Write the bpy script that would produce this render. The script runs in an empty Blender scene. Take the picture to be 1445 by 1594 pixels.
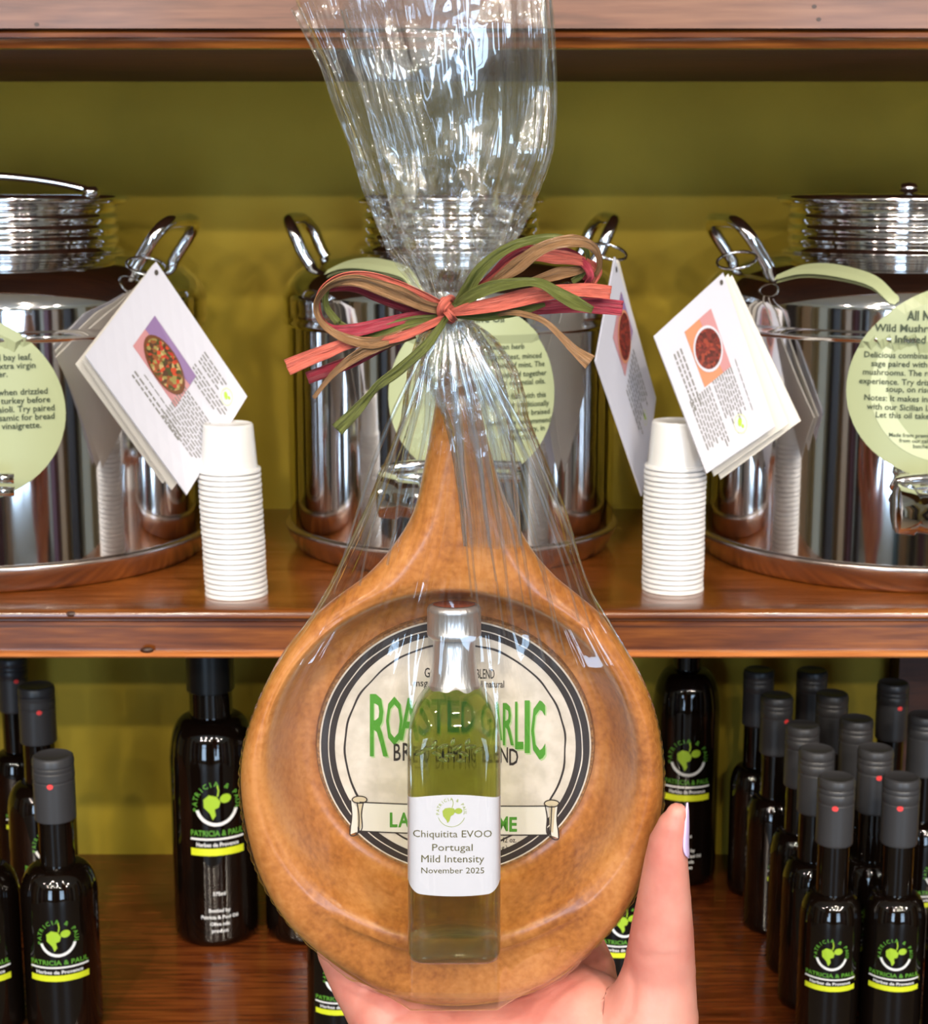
import bpy, bmesh, math, random
import numpy as np
from mathutils import Vector, Matrix, noise

random.seed(7)
rng = np.random.default_rng(11)
SC = bpy.context.scene
COL = SC.collection
PI = math.pi

# ------------------------------------------------------------------ camera
FPX = 2600.0
TH = math.radians(11.03)
EYE = 1.50
CAM = np.array([0.0, 0.0, EYE])
AX_F = np.array([0.0, math.cos(TH), -math.sin(TH)])
AX_U = np.array([0.0, math.sin(TH), math.cos(TH)])
AX_R = np.array([1.0, 0.0, 0.0])
cd = bpy.data.cameras.new('camera')
cam = bpy.data.objects.new('camera', cd)
COL.objects.link(cam)
cam.location = CAM
cam.rotation_euler = (math.radians(90) - TH, 0, 0)
cd.sensor_fit = 'HORIZONTAL'
cd.sensor_width = 36.0
cd.lens = 36.0 * FPX / 1445.0
cd.clip_start = 0.01
cd.dof.use_dof = True
cd.dof.focus_distance = 0.60
cd.dof.aperture_fstop = 42
SC.camera = cam

# ------------------------------------------------------------------ world, light, exposure
w = bpy.data.worlds.new('world')
SC.world = w
w.use_nodes = True
w.node_tree.nodes['Background'].inputs[0].default_value = (0.55, 0.72, 1.0, 1)
w.node_tree.nodes['Background'].inputs[1].default_value = 1.5
SC.view_settings.view_transform = 'Standard'
SC.view_settings.look = 'None'
SC.view_settings.gamma = 1
SC.view_settings.use_curve_mapping = False
SC.view_settings.exposure = 0.1
cy = SC.cycles
cy.max_bounces = 14
cy.transparent_max_bounces = 40
cy.transmission_bounces = 12
cy.glossy_bounces = 6
cy.sample_clamp_indirect = 6
cy.sample_clamp_direct = 0
cy.blur_glossy = 0.3
cy.use_denoising = True

ROOM_BACK = -4.2
CEIL = 2.85


def area_light(name, loc, rot, size, size_y, power, color, shape='RECTANGLE', spread=180):
    d = bpy.data.lights.new(name, 'AREA')
    d.shape = shape
    d.size = size
    if shape == 'RECTANGLE':
        d.size_y = size_y
    d.energy = power
    d.color = color
    d.spread = math.radians(spread)
    o = bpy.data.objects.new(name, d)
    o.location = loc
    o.rotation_euler = rot
    COL.objects.link(o)
    return o


# daylight through the two shop windows in the wall behind the camera
WINDOWS = [(-1.55, 1.0), (1.75, 1.25)]
for wx, ww in WINDOWS:
    area_light('daylight', (wx, ROOM_BACK + 0.05, 1.25), (math.radians(90), 0, 0), ww, 1.9, 65, (0.55, 0.76, 1.0))
# ceiling spot lamps
LAMPS = []
for ix in range(5):
    for iy in range(3):
        LAMPS.append((-2.0 + ix * 1.0 + (0.25 if iy % 2 else 0), -1.15 - iy * 1.0, CEIL - 0.16))
LAMPS += [(-0.55, -0.6, CEIL - 0.16), (0.6, -0.55, CEIL - 0.16)]
for p in LAMPS:
    # each spot is aimed at the shelving
    aim = Vector((p[0] * 0.35, 1.15, 1.25)) - Vector(p)
    area_light('lamp_light', Vector(p) + aim.normalized() * 0.072, aim.to_track_quat('-Z', 'Y').to_euler(), 0.055, 0.055, 2.1, (1.0, 0.88, 0.72), 'DISK', 75)


# ------------------------------------------------------------------ projection helpers
def ray(px, py):
    return AX_F + (px - 722.5) / FPX * AX_R - (py - 797.0) / FPX * AX_U


def Fd(px, py, depth):
    return CAM + ray(px, py) * depth


def onY(px, py, Y):
    r = ray(px, py)
    return CAM + r * (Y / r[1])


def onZ(px, py, Z):
    r = ray(px, py)
    return CAM + r * ((Z - EYE) / r[2])


# frame of the gift (held upright, leaning a little to the camera)
TAU = math.radians(15)
PU = AX_R
PW = AX_U * math.cos(TAU) - AX_F * math.sin(TAU)
PN = -AX_F * math.cos(TAU) - AX_U * math.sin(TAU)
PO = Fd(704, 1200, 0.60)


def P(px, py, n=0.0):
    """point in the gift's plane moved n towards the viewer, seen at px, py"""
    r = ray(px, py)
    t = np.dot(PO + PN * n - CAM, PN) / np.dot(r, PN)
    return CAM + r * t


def loc3(p):
    d = np.asarray(p) - PO
    return np.array([d @ PU, d @ PW, d @ PN])


def L(px, py, n=0.0):
    return loc3(P(px, py, n))


def W3(u, w_, n):
    return PO + PU * u + PW * w_ + PN * n


# ------------------------------------------------------------------ materials
def principled(name, color=(0.8, 0.8, 0.8), rough=0.5, metal=0.0, **kw):
    m = bpy.data.materials.new(name)
    m.use_nodes = True
    b = m.node_tree.nodes['Principled BSDF']
    b.inputs['Base Color'].default_value = (*color, 1)
    b.inputs['Roughness'].default_value = rough
    b.inputs['Metallic'].default_value = metal
    for k, v in kw.items():
        b.inputs[k.replace('_', ' ')].default_value = v
    return m


def nodes(m):
    return m.node_tree.nodes, m.node_tree.links, m.node_tree.nodes['Principled BSDF']


def tex_noise(m, scale, detail=4, mapping=(1, 1, 1), coord='Object', rough=0.5, dist=0.0):
    n, l, b = nodes(m)
    tc = n.new('ShaderNodeTexCoord')
    mp = n.new('ShaderNodeMapping')
    mp.inputs['Scale'].default_value = mapping
    t = n.new('ShaderNodeTexNoise')
    t.inputs['Scale'].default_value = scale
    t.inputs['Detail'].default_value = detail
    t.inputs['Roughness'].default_value = rough
    t.inputs['Distortion'].default_value = dist
    l.new(tc.outputs[coord], mp.inputs['Vector'])
    l.new(mp.outputs['Vector'], t.inputs['Vector'])
    return t


def ramp(m, src, stops):
    n, l, b = nodes(m)
    r = n.new('ShaderNodeValToRGB')
    el = r.color_ramp.elements
    while len(el) < len(stops):
        el.new(0.5)
    for e, (p, c) in zip(el, stops):
        e.position = p
        e.color = (*c, 1)
    l.new(src, r.inputs['Fac'])
    return r


def bump(m, src, strength, dist=0.001):
    n, l, b = nodes(m)
    bp = n.new('ShaderNodeBump')
    bp.inputs['Strength'].default_value = strength
    bp.inputs['Distance'].default_value = dist
    l.new(src, bp.inputs['Height'])
    l.new(bp.outputs['Normal'], b.inputs['Normal'])
    return bp


def wood(name, stops, rough=0.2, coat=0.5, seed=0.0, sc=1.0):
    m = principled(name, rough=rough)
    n, l, b = nodes(m)
    tc = n.new('ShaderNodeTexCoord')
    mp = n.new('ShaderNodeMapping')
    mp.inputs['Location'].default_value = (seed, seed * 0.37, seed * 0.21)
    mp.inputs['Scale'].default_value = (1.2 * sc, 9 * sc, 9 * sc)
    l.new(tc.outputs['Object'], mp.inputs['Vector'])
    t1 = n.new('ShaderNodeTexNoise')
    t1.inputs['Scale'].default_value = 2.2
    t1.inputs['Detail'].default_value = 3
    t1.inputs['Distortion'].default_value = 0.6
    l.new(mp.outputs['Vector'], t1.inputs['Vector'])
    # rings: sine of the stretched noise
    mul = n.new('ShaderNodeMath'); mul.operation = 'MULTIPLY'; mul.inputs[1].default_value = 34
    l.new(t1.outputs['Fac'], mul.inputs[0])
    sn = n.new('ShaderNodeMath'); sn.operation = 'SINE'
    l.new(mul.outputs[0], sn.inputs[0])
    t2 = n.new('ShaderNodeTexNoise')
    t2.inputs['Scale'].default_value = 30
    t2.inputs['Detail'].default_value = 5
    mp2 = n.new('ShaderNodeMapping')
    mp2.inputs['Scale'].default_value = (0.6, 9, 9)
    l.new(tc.outputs['Object'], mp2.inputs['Vector'])
    l.new(mp2.outputs['Vector'], t2.inputs['Vector'])
    t3 = n.new('ShaderNodeTexNoise')
    t3.inputs['Scale'].default_value = 5
    t3.inputs['Detail'].default_value = 2
    l.new(tc.outputs['Object'], t3.inputs['Vector'])
    a = n.new('ShaderNodeMath'); a.operation = 'MULTIPLY_ADD'; a.inputs[1].default_value = 0.06
    l.new(sn.outputs[0], a.inputs[0]); l.new(t2.outputs['Fac'], a.inputs[2])
    c = n.new('ShaderNodeMath'); c.operation = 'MULTIPLY_ADD'; c.inputs[1].default_value = 0.8
    l.new(t3.outputs['Fac'], c.inputs[0]); l.new(a.outputs[0], c.inputs[2])
    d = n.new('ShaderNodeMath'); d.operation = 'ADD'; d.inputs[1].default_value = -0.4
    l.new(c.outputs[0], d.inputs[0])
    r = ramp(m, d.outputs[0], stops)
    l.new(r.outputs['Color'], b.inputs['Base Color'])
    bump(m, a.outputs[0], 0.12, 0.0005)
    b.inputs['Coat Weight'].default_value = coat
    b.inputs['Coat Roughness'].default_value = 0.12
    return m


M = {}
M['shelf_top'] = wood('stained pine', [(0.2, (0.055, 0.012, 0.002)), (0.5, (0.17, 0.045, 0.006)), (0.8, (0.33, 0.105, 0.018))], 0.22, 0.6)
M['shelf_face'] = wood('stained pine face', [(0.2, (0.05, 0.011, 0.002)), (0.5, (0.13, 0.035, 0.005)), (0.8, (0.25, 0.08, 0.012))], 0.25, 0.5, 3.3)
M['bead'] = wood('highlighted pine bead', [(0.2, (0.28, 0.08, 0.02)), (0.55, (0.45, 0.155, 0.045)), (0.85, (0.56, 0.24, 0.08))], 0.22, 0.6, 5.1)  # paler than the other shelf wood: its highlights are put into the colour
M['board'] = wood('pale pine board', [(0.2, (0.075, 0.025, 0.012)), (0.5, (0.145, 0.054, 0.027)), (0.8, (0.20, 0.085, 0.044))], 0.4, 0.2, 8.2, 1.6)
M['knot'] = principled('dark wood knot', (0.03, 0.008, 0.003), 0.4)
mw = principled('olive painted wall', (0.35, 0.28, 0.01), 0.6, Specular_IOR_Level=0.2)
t = tex_noise(mw, 9, 5)
r = ramp(mw, t.outputs['Fac'], [(0.3, (0.265, 0.188, 0.010)), (0.7, (0.33, 0.236, 0.016))])
mw.node_tree.links.new(r.outputs['Color'], mw.node_tree.nodes['Principled BSDF'].inputs['Base Color'])
t = tex_noise(mw, 220, 3)
bump(mw, t.outputs['Fac'], 0.12, 0.0006)
M['wall'] = mw
M['cream'] = principled('cream wall', (0.72, 0.66, 0.52), 0.6)
M['ceil'] = principled('white ceiling', (0.75, 0.72, 0.66), 0.7)
M['dark'] = principled('dark brown paint', (0.035, 0.016, 0.010), 0.5)
M['floorw'] = principled('room floor', (0.34, 0.26, 0.19), 0.5)
M['teal'] = principled('added teal panel', (0.02, 0.06, 0.06), 0.7)
M['plum'] = principled('added plum panel', (0.16, 0.05, 0.07), 0.7)
M['tan'] = principled('added tan panel', (0.45, 0.25, 0.11), 0.5)

M['steel'] = principled('polished steel', (0.78, 0.76, 0.75), 0.07, 1.0)
t = tex_noise(M['steel'], 14, 2, (1, 1, 0.15))
bump(M['steel'], t.outputs['Fac'], 0.12, 0.002)
M['steel_base'] = principled('satin steel', (0.62, 0.53, 0.49), 0.24, 1.0)
M['chrome'] = principled('chrome', (0.85, 0.84, 0.84), 0.08, 1.0)
M['rubber'] = principled('dark gasket', (0.05, 0.045, 0.04), 0.5)
M['tag_green'] = principled('pale green label', (0.33, 0.37, 0.215), 0.4)
M['tag_pale'] = principled('paler green print', (0.48, 0.53, 0.34), 0.35)
M['ink'] = principled('dark ink', (0.03, 0.045, 0.02), 0.6)
M['ink_grey'] = principled('grey ink', (0.16, 0.16, 0.16), 0.6)
M['card'] = principled('white card', (0.47, 0.48, 0.57), 0.35)
M['card_edge'] = principled('cream card', (0.55, 0.53, 0.50), 0.5)
M['cup'] = principled('milky plastic', (0.72, 0.72, 0.74), 0.3, Subsurface_Weight=0.35, Subsurface_Radius=(0.02, 0.02, 0.02))
M['bottle_black'] = principled('black bottle glass', (0.004, 0.0022, 0.0014), 0.035, Specular_IOR_Level=0.7)
M['cap'] = principled('charcoal capsule', (0.034, 0.034, 0.038), 0.38)
M['cap_black'] = principled('black capsule', (0.008, 0.008, 0.008), 0.3)
M['red'] = principled('red dot', (0.75, 0.05, 0.05), 0.5)
M['lime'] = principled('lime print', (0.32, 0.50, 0.025), 0.4)
M['green_txt'] = principled('green lettering', (0.10, 0.30, 0.03), 0.4)
M['yellow'] = principled('yellow green band', (0.62, 0.68, 0.02), 0.4)
M['white_print'] = principled('white print', (0.8, 0.8, 0.8), 0.4)


def food(name, cols, scale):
    m = principled(name, (0.5, 0.2, 0.1), 0.35)
    n, l, b = nodes(m)
    tc = n.new('ShaderNodeTexCoord')
    v = n.new('ShaderNodeTexVoronoi')
    v.inputs['Scale'].default_value = scale
    l.new(tc.outputs['Object'], v.inputs['Vector'])
    sep = n.new('ShaderNodeSeparateColor')
    l.new(v.outputs['Color'], sep.inputs['Color'])
    st = [(i / len(cols), c) for i, c in enumerate(cols)]
    r = ramp(m, sep.outputs['Red'], st)
    r.color_ramp.interpolation = 'CONSTANT'
    l.new(r.outputs['Color'], b.inputs['Base Color'])
    return m


M['food_mix'] = food('pepper mix print', [(0.32, 0.03, 0.02), (0.18, 0.06, 0.02), (0.36, 0.27, 0.12), (0.06, 0.03, 0.015), (0.40, 0.05, 0.02), (0.22, 0.19, 0.06), (0.05, 0.05, 0.015)], 420)
M['food_red'] = food('dried tomato print', [(0.14, 0.014, 0.01), (0.06, 0.006, 0.004), (0.22, 0.03, 0.015), (0.10, 0.012, 0.008)], 500)
M['lilac'] = principled('lilac print', (0.20, 0.13, 0.28), 0.35)
M['pinkpr'] = principled('pink print', (0.42, 0.20, 0.22), 0.35)
M['orangepr'] = principled('orange print', (0.48, 0.20, 0.11), 0.35)
M['woodpr'] = principled('wood bowl print', (0.12, 0.045, 0.02), 0.35)


# ------------------------------------------------------------------ mesh helpers
def tag(o, label=None, cat=None, group=None, kind=None):
    if label:
        o['label'] = label
    if cat:
        o['category'] = cat
    if group:
        o['group'] = group
    if kind:
        o['kind'] = kind
    return o


def empty(name, loc=(0, 0, 0)):
    o = bpy.data.objects.new(name, None)
    o.empty_display_size = 0.02
    COL.objects.link(o)
    o.location = loc
    return o


def root_loc(o):
    v = Vector((0, 0, 0))
    while o is not None:
        v = v + o.location
        o = o.parent
    return np.array(v)


def mesh_obj(name, verts, faces, mat, parent=None, origin=None, smooth=True, uvs=None):
    """verts in world coordinates; stored relative to the parent's origin, or to `origin`"""
    me = bpy.data.meshes.new(name)
    verts = np.asarray(verts, float)
    off = root_loc(parent) if parent is not None else (np.zeros(3) if origin is None else np.asarray(origin, float))
    me.from_pydata((verts - off).tolist(), [], [tuple(int(i) for i in f) for f in faces])
    if uvs is not None:
        ul = me.uv_layers.new(name='UVMap')
        idx = np.empty(len(me.loops), dtype=np.int32)
        me.loops.foreach_get('vertex_index', idx)
        ul.data.foreach_set('uv', np.asarray(uvs, np.float32)[idx].ravel())
    if smooth:
        me.polygons.foreach_set('use_smooth', [True] * len(me.polygons))
    me.materials.append(mat)
    me.update()
    o = bpy.data.objects.new(name, me)
    COL.objects.link(o)
    if parent is not None:
        o.parent = parent
    else:
        o.location = off
    return o


class MB:
    """collects shapes, builds ONE mesh object"""

    def __init__(self):
        self.v = []
        self.f = []

    def add(self, verts, faces):
        b = len(self.v)
        self.v.extend([tuple(map(float, p)) for p in verts])
        self.f.extend([tuple(i + b for i in f) for f in faces])
        return self

    def box(self, x0, x1, y0, y1, z0, z1):
        v = [(x0, y0, z0), (x1, y0, z0), (x1, y1, z0), (x0, y1, z0), (x0, y0, z1), (x1, y0, z1), (x1, y1, z1), (x0, y1, z1)]
        return self.add(v, [(0, 3, 2, 1), (4, 5, 6, 7), (0, 1, 5, 4), (1, 2, 6, 5), (2, 3, 7, 6), (3, 0, 4, 7)])

    def lathe(self, prof, c=(0, 0, 0), n=64, caps=True):
        vs, fs = [], []
        for (r, z) in prof:
            for k in range(n):
                a = 2 * PI * k / n
                vs.append((c[0] + r * math.cos(a), c[1] + r * math.sin(a), c[2] + z))
        for i in range(len(prof) - 1):
            for k in range(n):
                k2 = (k + 1) % n
                fs.append((i * n + k, i * n + k2, (i + 1) * n + k2, (i + 1) * n + k))
        if caps:
            if prof[0][0] > 1e-6:
                fs.append(tuple(range(n - 1, -1, -1)))
            if prof[-1][0] > 1e-6:
                fs.append(tuple((len(prof) - 1) * n + k for k in range(n)))
        return self.add(vs, fs)

    def tube(self, pts, rad, n=12, closed=False, caps=True):
        pts = [np.asarray(p, float) for p in pts]
        m = len(pts)
        rads = rad if hasattr(rad, '__len__') else [rad] * m
        vs, fs = [], []
        prev = None
        for i, p in enumerate(pts):
            if closed:
                t = pts[(i + 1) % m] - pts[i - 1]
            else:
                t = pts[min(i + 1, m - 1)] - pts[max(i - 1, 0)]
            t = t / (np.linalg.norm(t) + 1e-12)
            if prev is None:
                a = np.array([0, 0, 1.0]) if abs(t[2]) < 0.9 else np.array([1.0, 0, 0])
                prev = np.cross(t, a)
            u = prev - t * (prev @ t)
            u /= np.linalg.norm(u) + 1e-12
            prev = u
            v = np.cross(t, u)
            for k in range(n):
                a = 2 * PI * k / n
                vs.append(p + rads[i] * (math.cos(a) * u + math.sin(a) * v))
        rng_ = m if closed else m - 1
        for i in range(rng_):
            i2 = (i + 1) % m
            for k in range(n):
                k2 = (k + 1) % n
                fs.append((i * n + k, i * n + k2, i2 * n + k2, i2 * n + k))
        if caps and not closed:
            fs.append(tuple(range(n - 1, -1, -1)))
            fs.append(tuple((m - 1) * n + k for k in range(n)))
        return self.add(vs, fs)

    def build(self, name, mat, parent=None, origin=None, smooth=True, sharp=None):
        o = mesh_obj(name, self.v, self.f, mat, parent, origin, smooth)
        if smooth and sharp:
            o.data.set_sharp_from_angle(angle=math.radians(sharp))
        return o


def spline(pts, n=8):
    """catmull-rom through points (any dimension)"""
    pts = [np.asarray(p, float) for p in pts]
    q = [2 * pts[0] - pts[1]] + pts + [2 * pts[-1] - pts[-2]]
    out = []
    for i in range(1, len(q) - 2):
        p0, p1, p2, p3 = q[i - 1], q[i], q[i + 1], q[i + 2]
        for k in range(n):
            t = k / n
            out.append(0.5 * ((2 * p1) + (-p0 + p2) * t + (2 * p0 - 5 * p1 + 4 * p2 - p3) * t * t + (-p0 + 3 * p1 - 3 * p2 + p3) * t ** 3))
    out.append(pts[-1])
    return out


_tc = {}


def text2d(s, bold=0.0):
    """flat glyph mesh of a string, cached: (verts Nx2, faces) in em units"""
    key = (s, bold)
    if key in _tc:
        return _tc[key]
    cu = bpy.data.curves.new('t', 'FONT')
    cu.body = s
    cu.size = 1.0
    cu.resolution_u = 2
    cu.offset = bold
    o = bpy.data.objects.new('t', cu)
    COL.objects.link(o)
    dg = bpy.context.evaluated_depsgraph_get()
    me = bpy.data.meshes.new_from_object(o.evaluated_get(dg))
    v = np.array([tuple(p.co)[:2] for p in me.vertices]) if len(me.vertices) else np.zeros((0, 2))
    f = [tuple(p.vertices) for p in me.polygons]
    bpy.data.objects.remove(o)
    bpy.data.curves.remove(cu)
    bpy.data.meshes.remove(me)
    _tc[key] = (v, f)
    return v, f


class Print:
    """flat print drawn in 2-D, later mapped to a surface by fn(x, y) -> point"""

    def __init__(self):
        self.v = []
        self.f = []

    def add(self, v, f):
        b = len(self.v)
        self.v.extend([tuple(map(float, p)) for p in v])
        self.f.extend([tuple(i + b for i in g) for g in f])
        return self

    def text(self, s, x0, y0, h, width=None, align='L', bold=0.0, sx=1.0, warp=None):
        """baseline y0, cap height h (y up)"""
        v, f = text2d(s, bold)
        if not len(v):
            return self
        k = h / 0.70
        x = (v[:, 0] - v[:, 0].min())
        wd = x.max()
        kx = k * sx if width is None else width / wd
        x = x * kx
        if align == 'C':
            x = x - wd * kx / 2
        elif align == 'R':
            x = x - wd * kx
        q = np.stack([x0 + x, y0 + v[:, 1] * k], 1)
        if warp is not None:
            q = np.array([warp(a, b) for a, b in q])
        return self.add(q, f)

    def arc_text(self, s, cx, cy, r, a0, a1, h, bold=0.0, sx=1.0):
        n = len(s)
        for i, c in enumerate(s):
            if c == ' ':
                continue
            a = math.radians(a0 + (a1 - a0) * (i + 0.5) / n)
            v, f = text2d(c, bold)
            if not len(v):
                continue
            k = h / 0.70
            x = (v[:, 0] - (v[:, 0].max() + v[:, 0].min()) / 2) * k * sx
            y = v[:, 1] * k
            ca, sa = math.cos(a - PI / 2), math.sin(a - PI / 2)
            ox, oy = cx + r * math.cos(a), cy + r * math.sin(a)
            self.add(np.stack([ox + x * ca - y * sa, oy + x * sa + y * ca], 1), f)
        return self

    def poly(self, pts):
        return self.add(pts, [tuple(range(len(pts)))])

    def band(self, pts, wd):
        """stroke along a polyline, wd constant or list"""
        pts = [np.asarray(p, float) for p in pts]
        m = len(pts)
        ws = wd if hasattr(wd, '__len__') else [wd] * m
        v = []
        for i, p in enumerate(pts):
            t = pts[min(i + 1, m - 1)] - pts[max(i - 1, 0)]
            t = t / (np.linalg.norm(t) + 1e-12)
            nn = np.array([-t[1], t[0]])
            v += [p + nn * ws[i] / 2, p - nn * ws[i] / 2]
        return self.add(v, [(2 * i, 2 * i + 1, 2 * i + 3, 2 * i + 2) for i in range(m - 1)])

    def ring(self, cx, cy, r0, r1, a0=0, a1=360, n=72):
        v = []
        for i in range(n + 1):
            a = math.radians(a0 + (a1 - a0) * i / n)
            v += [(cx + r0 * math.cos(a), cy + r0 * math.sin(a)), (cx + r1 * math.cos(a), cy + r1 * math.sin(a))]
        return self.add(v, [(2 * i, 2 * i + 1, 2 * i + 3, 2 * i + 2) for i in range(n)])

    def ellipse(self, cx, cy, rx, ry, ang=0, n=28):
        ca, sa = math.cos(ang), math.sin(ang)
        return self.poly([(cx + rx * math.cos(t) * ca - ry * math.sin(t) * sa, cy + rx * math.cos(t) * sa + ry * math.sin(t) * ca)
                          for t in [2 * PI * i / n for i in range(n)]])

    def refine(self, maxlen):
        bm = bmesh.new()
        vs = [bm.verts.new((p[0], p[1], 0)) for p in self.v]
        for g in self.f:
            try:
                bm.faces.new([vs[i] for i in g])
            except ValueError:
                pass
        bmesh.ops.triangulate(bm, faces=bm.faces[:])
        for _ in range(7):
            es = [e for e in bm.edges if e.calc_length() > maxlen]
            if not es:
                break
            bmesh.ops.subdivide_edges(bm, edges=es, cuts=1)
            bmesh.ops.triangulate(bm, faces=[q for q in bm.faces if len(q.verts) > 3])
        bm.verts.index_update()
        self.v = [(q.co.x, q.co.y) for q in bm.verts]
        self.f = [tuple(q.index for q in g.verts) for g in bm.faces]
        bm.free()
        return self

    def build(self, name, mat, fn, parent=None, origin=None, stuff=False):
        o = mesh_obj(name, [fn(x, y) for x, y in self.v], self.f, mat, parent, origin, smooth=False)
        if stuff:
            o['kind'] = 'stuff'
        return o


def dup(root, loc, rotz=0.0):
    r_ = root.copy()
    COL.objects.link(r_)
    r_.location = loc
    r_.rotation_euler = (0, 0, rotz)
    for ch in list(root.children):
        c = ch.copy()
        COL.objects.link(c)
        c.parent = r_
        for g in ch.children:
            d = g.copy()
            COL.objects.link(d)
            d.parent = c
    return r_


# ------------------------------------------------------------------ shelving and room
YF, YB = 1.058, 1.407           # front edge and back wall of the shelving
Z_MID = EYE - 0.2716            # top of the middle shelf
Z_MIDU = EYE - 0.3042
Z_LOW = EYE - 0.586
Z_UPU = EYE + 0.0831            # underside of the upper shelf
X0, X1 = -1.15, 1.15


def structure(name, mb, mat, smooth=False):
    o = mb.build(name, mat, smooth=smooth)
    o['kind'] = 'structure'
    return o


structure('wall_front', MB().box(-3.2, 3.2, YB, YB + 0.05, 0, CEIL), M['wall'])
structure('floor', MB().box(-3.2, 3.2, ROOM_BACK - 0.1, YB + 0.05, -0.05, 0), M['floorw'])
structure('ceiling', MB().box(-3.2, 3.2, ROOM_BACK - 0.1, YB + 0.05, CEIL, CEIL + 0.05), M['ceil'])
structure('wall_left', MB().box(-3.25, -3.2, ROOM_BACK - 0.1, YB + 0.05, 0, CEIL), M['cream'])
structure('wall_right', MB().box(3.2, 3.25, ROOM_BACK - 0.1, YB + 0.05, 0, CEIL), M['cream'])
# back wall with two window openings
mb = MB()
edges = [-3.2]
for wx, ww in WINDOWS:
    edges += [wx - ww / 2, wx + ww / 2]
edges.append(3.2)
for i in range(0, len(edges), 2):
    mb.box(edges[i], edges[i + 1], ROOM_BACK - 0.1, ROOM_BACK, 0, CEIL)
for i in range(1, len(edges) - 1, 2):
    mb.box(edges[i], edges[i + 1], ROOM_BACK - 0.1, ROOM_BACK, 0, 0.3)
    mb.box(edges[i], edges[i + 1], ROOM_BACK - 0.1, ROOM_BACK, 2.2, CEIL)
structure('wall_back', mb, M['cream'])
for i, (wx, ww) in enumerate(WINDOWS):
    mb = MB()
    for xx in (wx - ww / 2, wx, wx + ww / 2):
        mb.box(xx - 0.03, xx + 0.03, ROOM_BACK + 0.06, ROOM_BACK + 0.10, 0.3, 2.2)
    for zz in (0.3, 1.75, 2.2):
        mb.box(wx - ww / 2, wx + ww / 2, ROOM_BACK + 0.06, ROOM_BACK + 0.10, zz - 0.03, zz + 0.03)
    structure('window_%d' % (i + 1), mb, M['dark'])
# tall coloured panels added out of view to put stripes in the steel
for i, (x, y, wd, m) in enumerate([(-2.7, -3.2, 0.3, 'dark'), (-0.85, -3.9, 0.22, 'teal'), (-0.45, -3.9, 0.35, 'tan'), (0.0, -3.9, 0.25, 'dark'),
                                   (0.42, -3.9, 0.3, 'plum'), (0.85, -3.9, 0.28, 'tan'), (2.75, -3.5, 0.35, 'dark')]):
    structure('stripe_panel_%d' % (i + 1), MB().box(x - wd / 2, x + wd / 2, y - 0.2, y, 0, 2.3), M[m])
for s, nm in ((-1, 20), (1, 30)):
    for k, (y, m) in enumerate([(-3.0, 'plum'), (-2.3, 'tan'), (-1.6, 'dark'), (-0.9, 'cream'), (-0.2, 'tan'), (0.4, 'dark')]):
        structure('stripe_panel_%d' % (nm + k), MB().box(min(s * 2.9, s * 3.15), max(s * 2.9, s * 3.15), y - 0.18, y + 0.18, 0, 2.1), M[m])


def moulded_shelf(name, label, zt, zb, top_mat, with_top):
    t_ = empty(name, (0, YF, zt))
    tag(t_, label, 'shelf', 'stained wooden shelves')
    if with_top:
        # plank, nosing, groove, face board, bead
        MB().box(X0, X1, YF + 0.018, YB, zt - 0.022, zt).build('plank', M['shelf_top'], t_, smooth=False)
        lip = []
        prof = [(0.018, 0.0), (0.004, 0.0), (0.0015, -0.0010), (0.0, -0.003), (0.0005, -0.0055), (0.003, -0.0068), (0.006, -0.0072), (0.006, -0.0085), (0.0035, -0.009), (0.0035, -0.0115), (0.018, -0.0115)]
        n = len(prof)
        vs = [(X0, YF + a, zt + b) for a, b in prof] + [(X1, YF + a, zt + b) for a, b in prof]
        MB().add(vs, [(i, (i + 1) % n, n + (i + 1) % n, n + i) for i in range(n)] + [tuple(range(n)), tuple(range(2 * n - 1, n - 1, -1))]).build('nosing', M['shelf_face'], t_, sharp=50)
        MB().box(X0, X1, YF + 0.0055, YF + 0.020, zb + 0.0035, zt - 0.0115).build('face_board', M['shelf_face'], t_, smooth=False)
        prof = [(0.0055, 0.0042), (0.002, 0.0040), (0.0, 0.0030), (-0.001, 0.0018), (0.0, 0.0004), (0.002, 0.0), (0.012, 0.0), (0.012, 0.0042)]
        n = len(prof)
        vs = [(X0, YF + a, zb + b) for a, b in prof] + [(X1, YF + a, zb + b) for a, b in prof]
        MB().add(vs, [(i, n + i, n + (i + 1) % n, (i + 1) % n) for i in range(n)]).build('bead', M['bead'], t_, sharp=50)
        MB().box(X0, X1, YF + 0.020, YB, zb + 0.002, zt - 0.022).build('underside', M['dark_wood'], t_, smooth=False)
    return t_


M['dark_wood'] = wood('shadowed stained underside', [(0.2, (0.035, 0.008, 0.002)), (0.6, (0.075, 0.018, 0.005)), (0.9, (0.12, 0.032, 0.009))], 0.6, 0.0, 6.0)  # stain darkened in colour to stand in for shade below the shelves
sh_mid = moulded_shelf('wooden_shelf', 'stained glossy pine shelf carrying the steel canisters and cup stacks', Z_MID, Z_MIDU, None, True)
for (px, py) in ((110, 957), (228, 1013)):
    p = onY(px, py, YF)
    MB().add([(p[0] + 0.0045 * math.cos(a) * k, YF - 0.0006 + (0.002 if k == 1 else 0), p[2] + 0.0022 * math.sin(a) * k) for k in (1, 0.4) for a in [2 * PI * i / 12 for i in range(12)]],
             [(i, (i + 1) % 12, 12 + (i + 1) % 12, 12 + i) for i in range(12)] + [tuple(range(12, 24))]).build('wood_knot', M['knot'], sh_mid)

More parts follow.
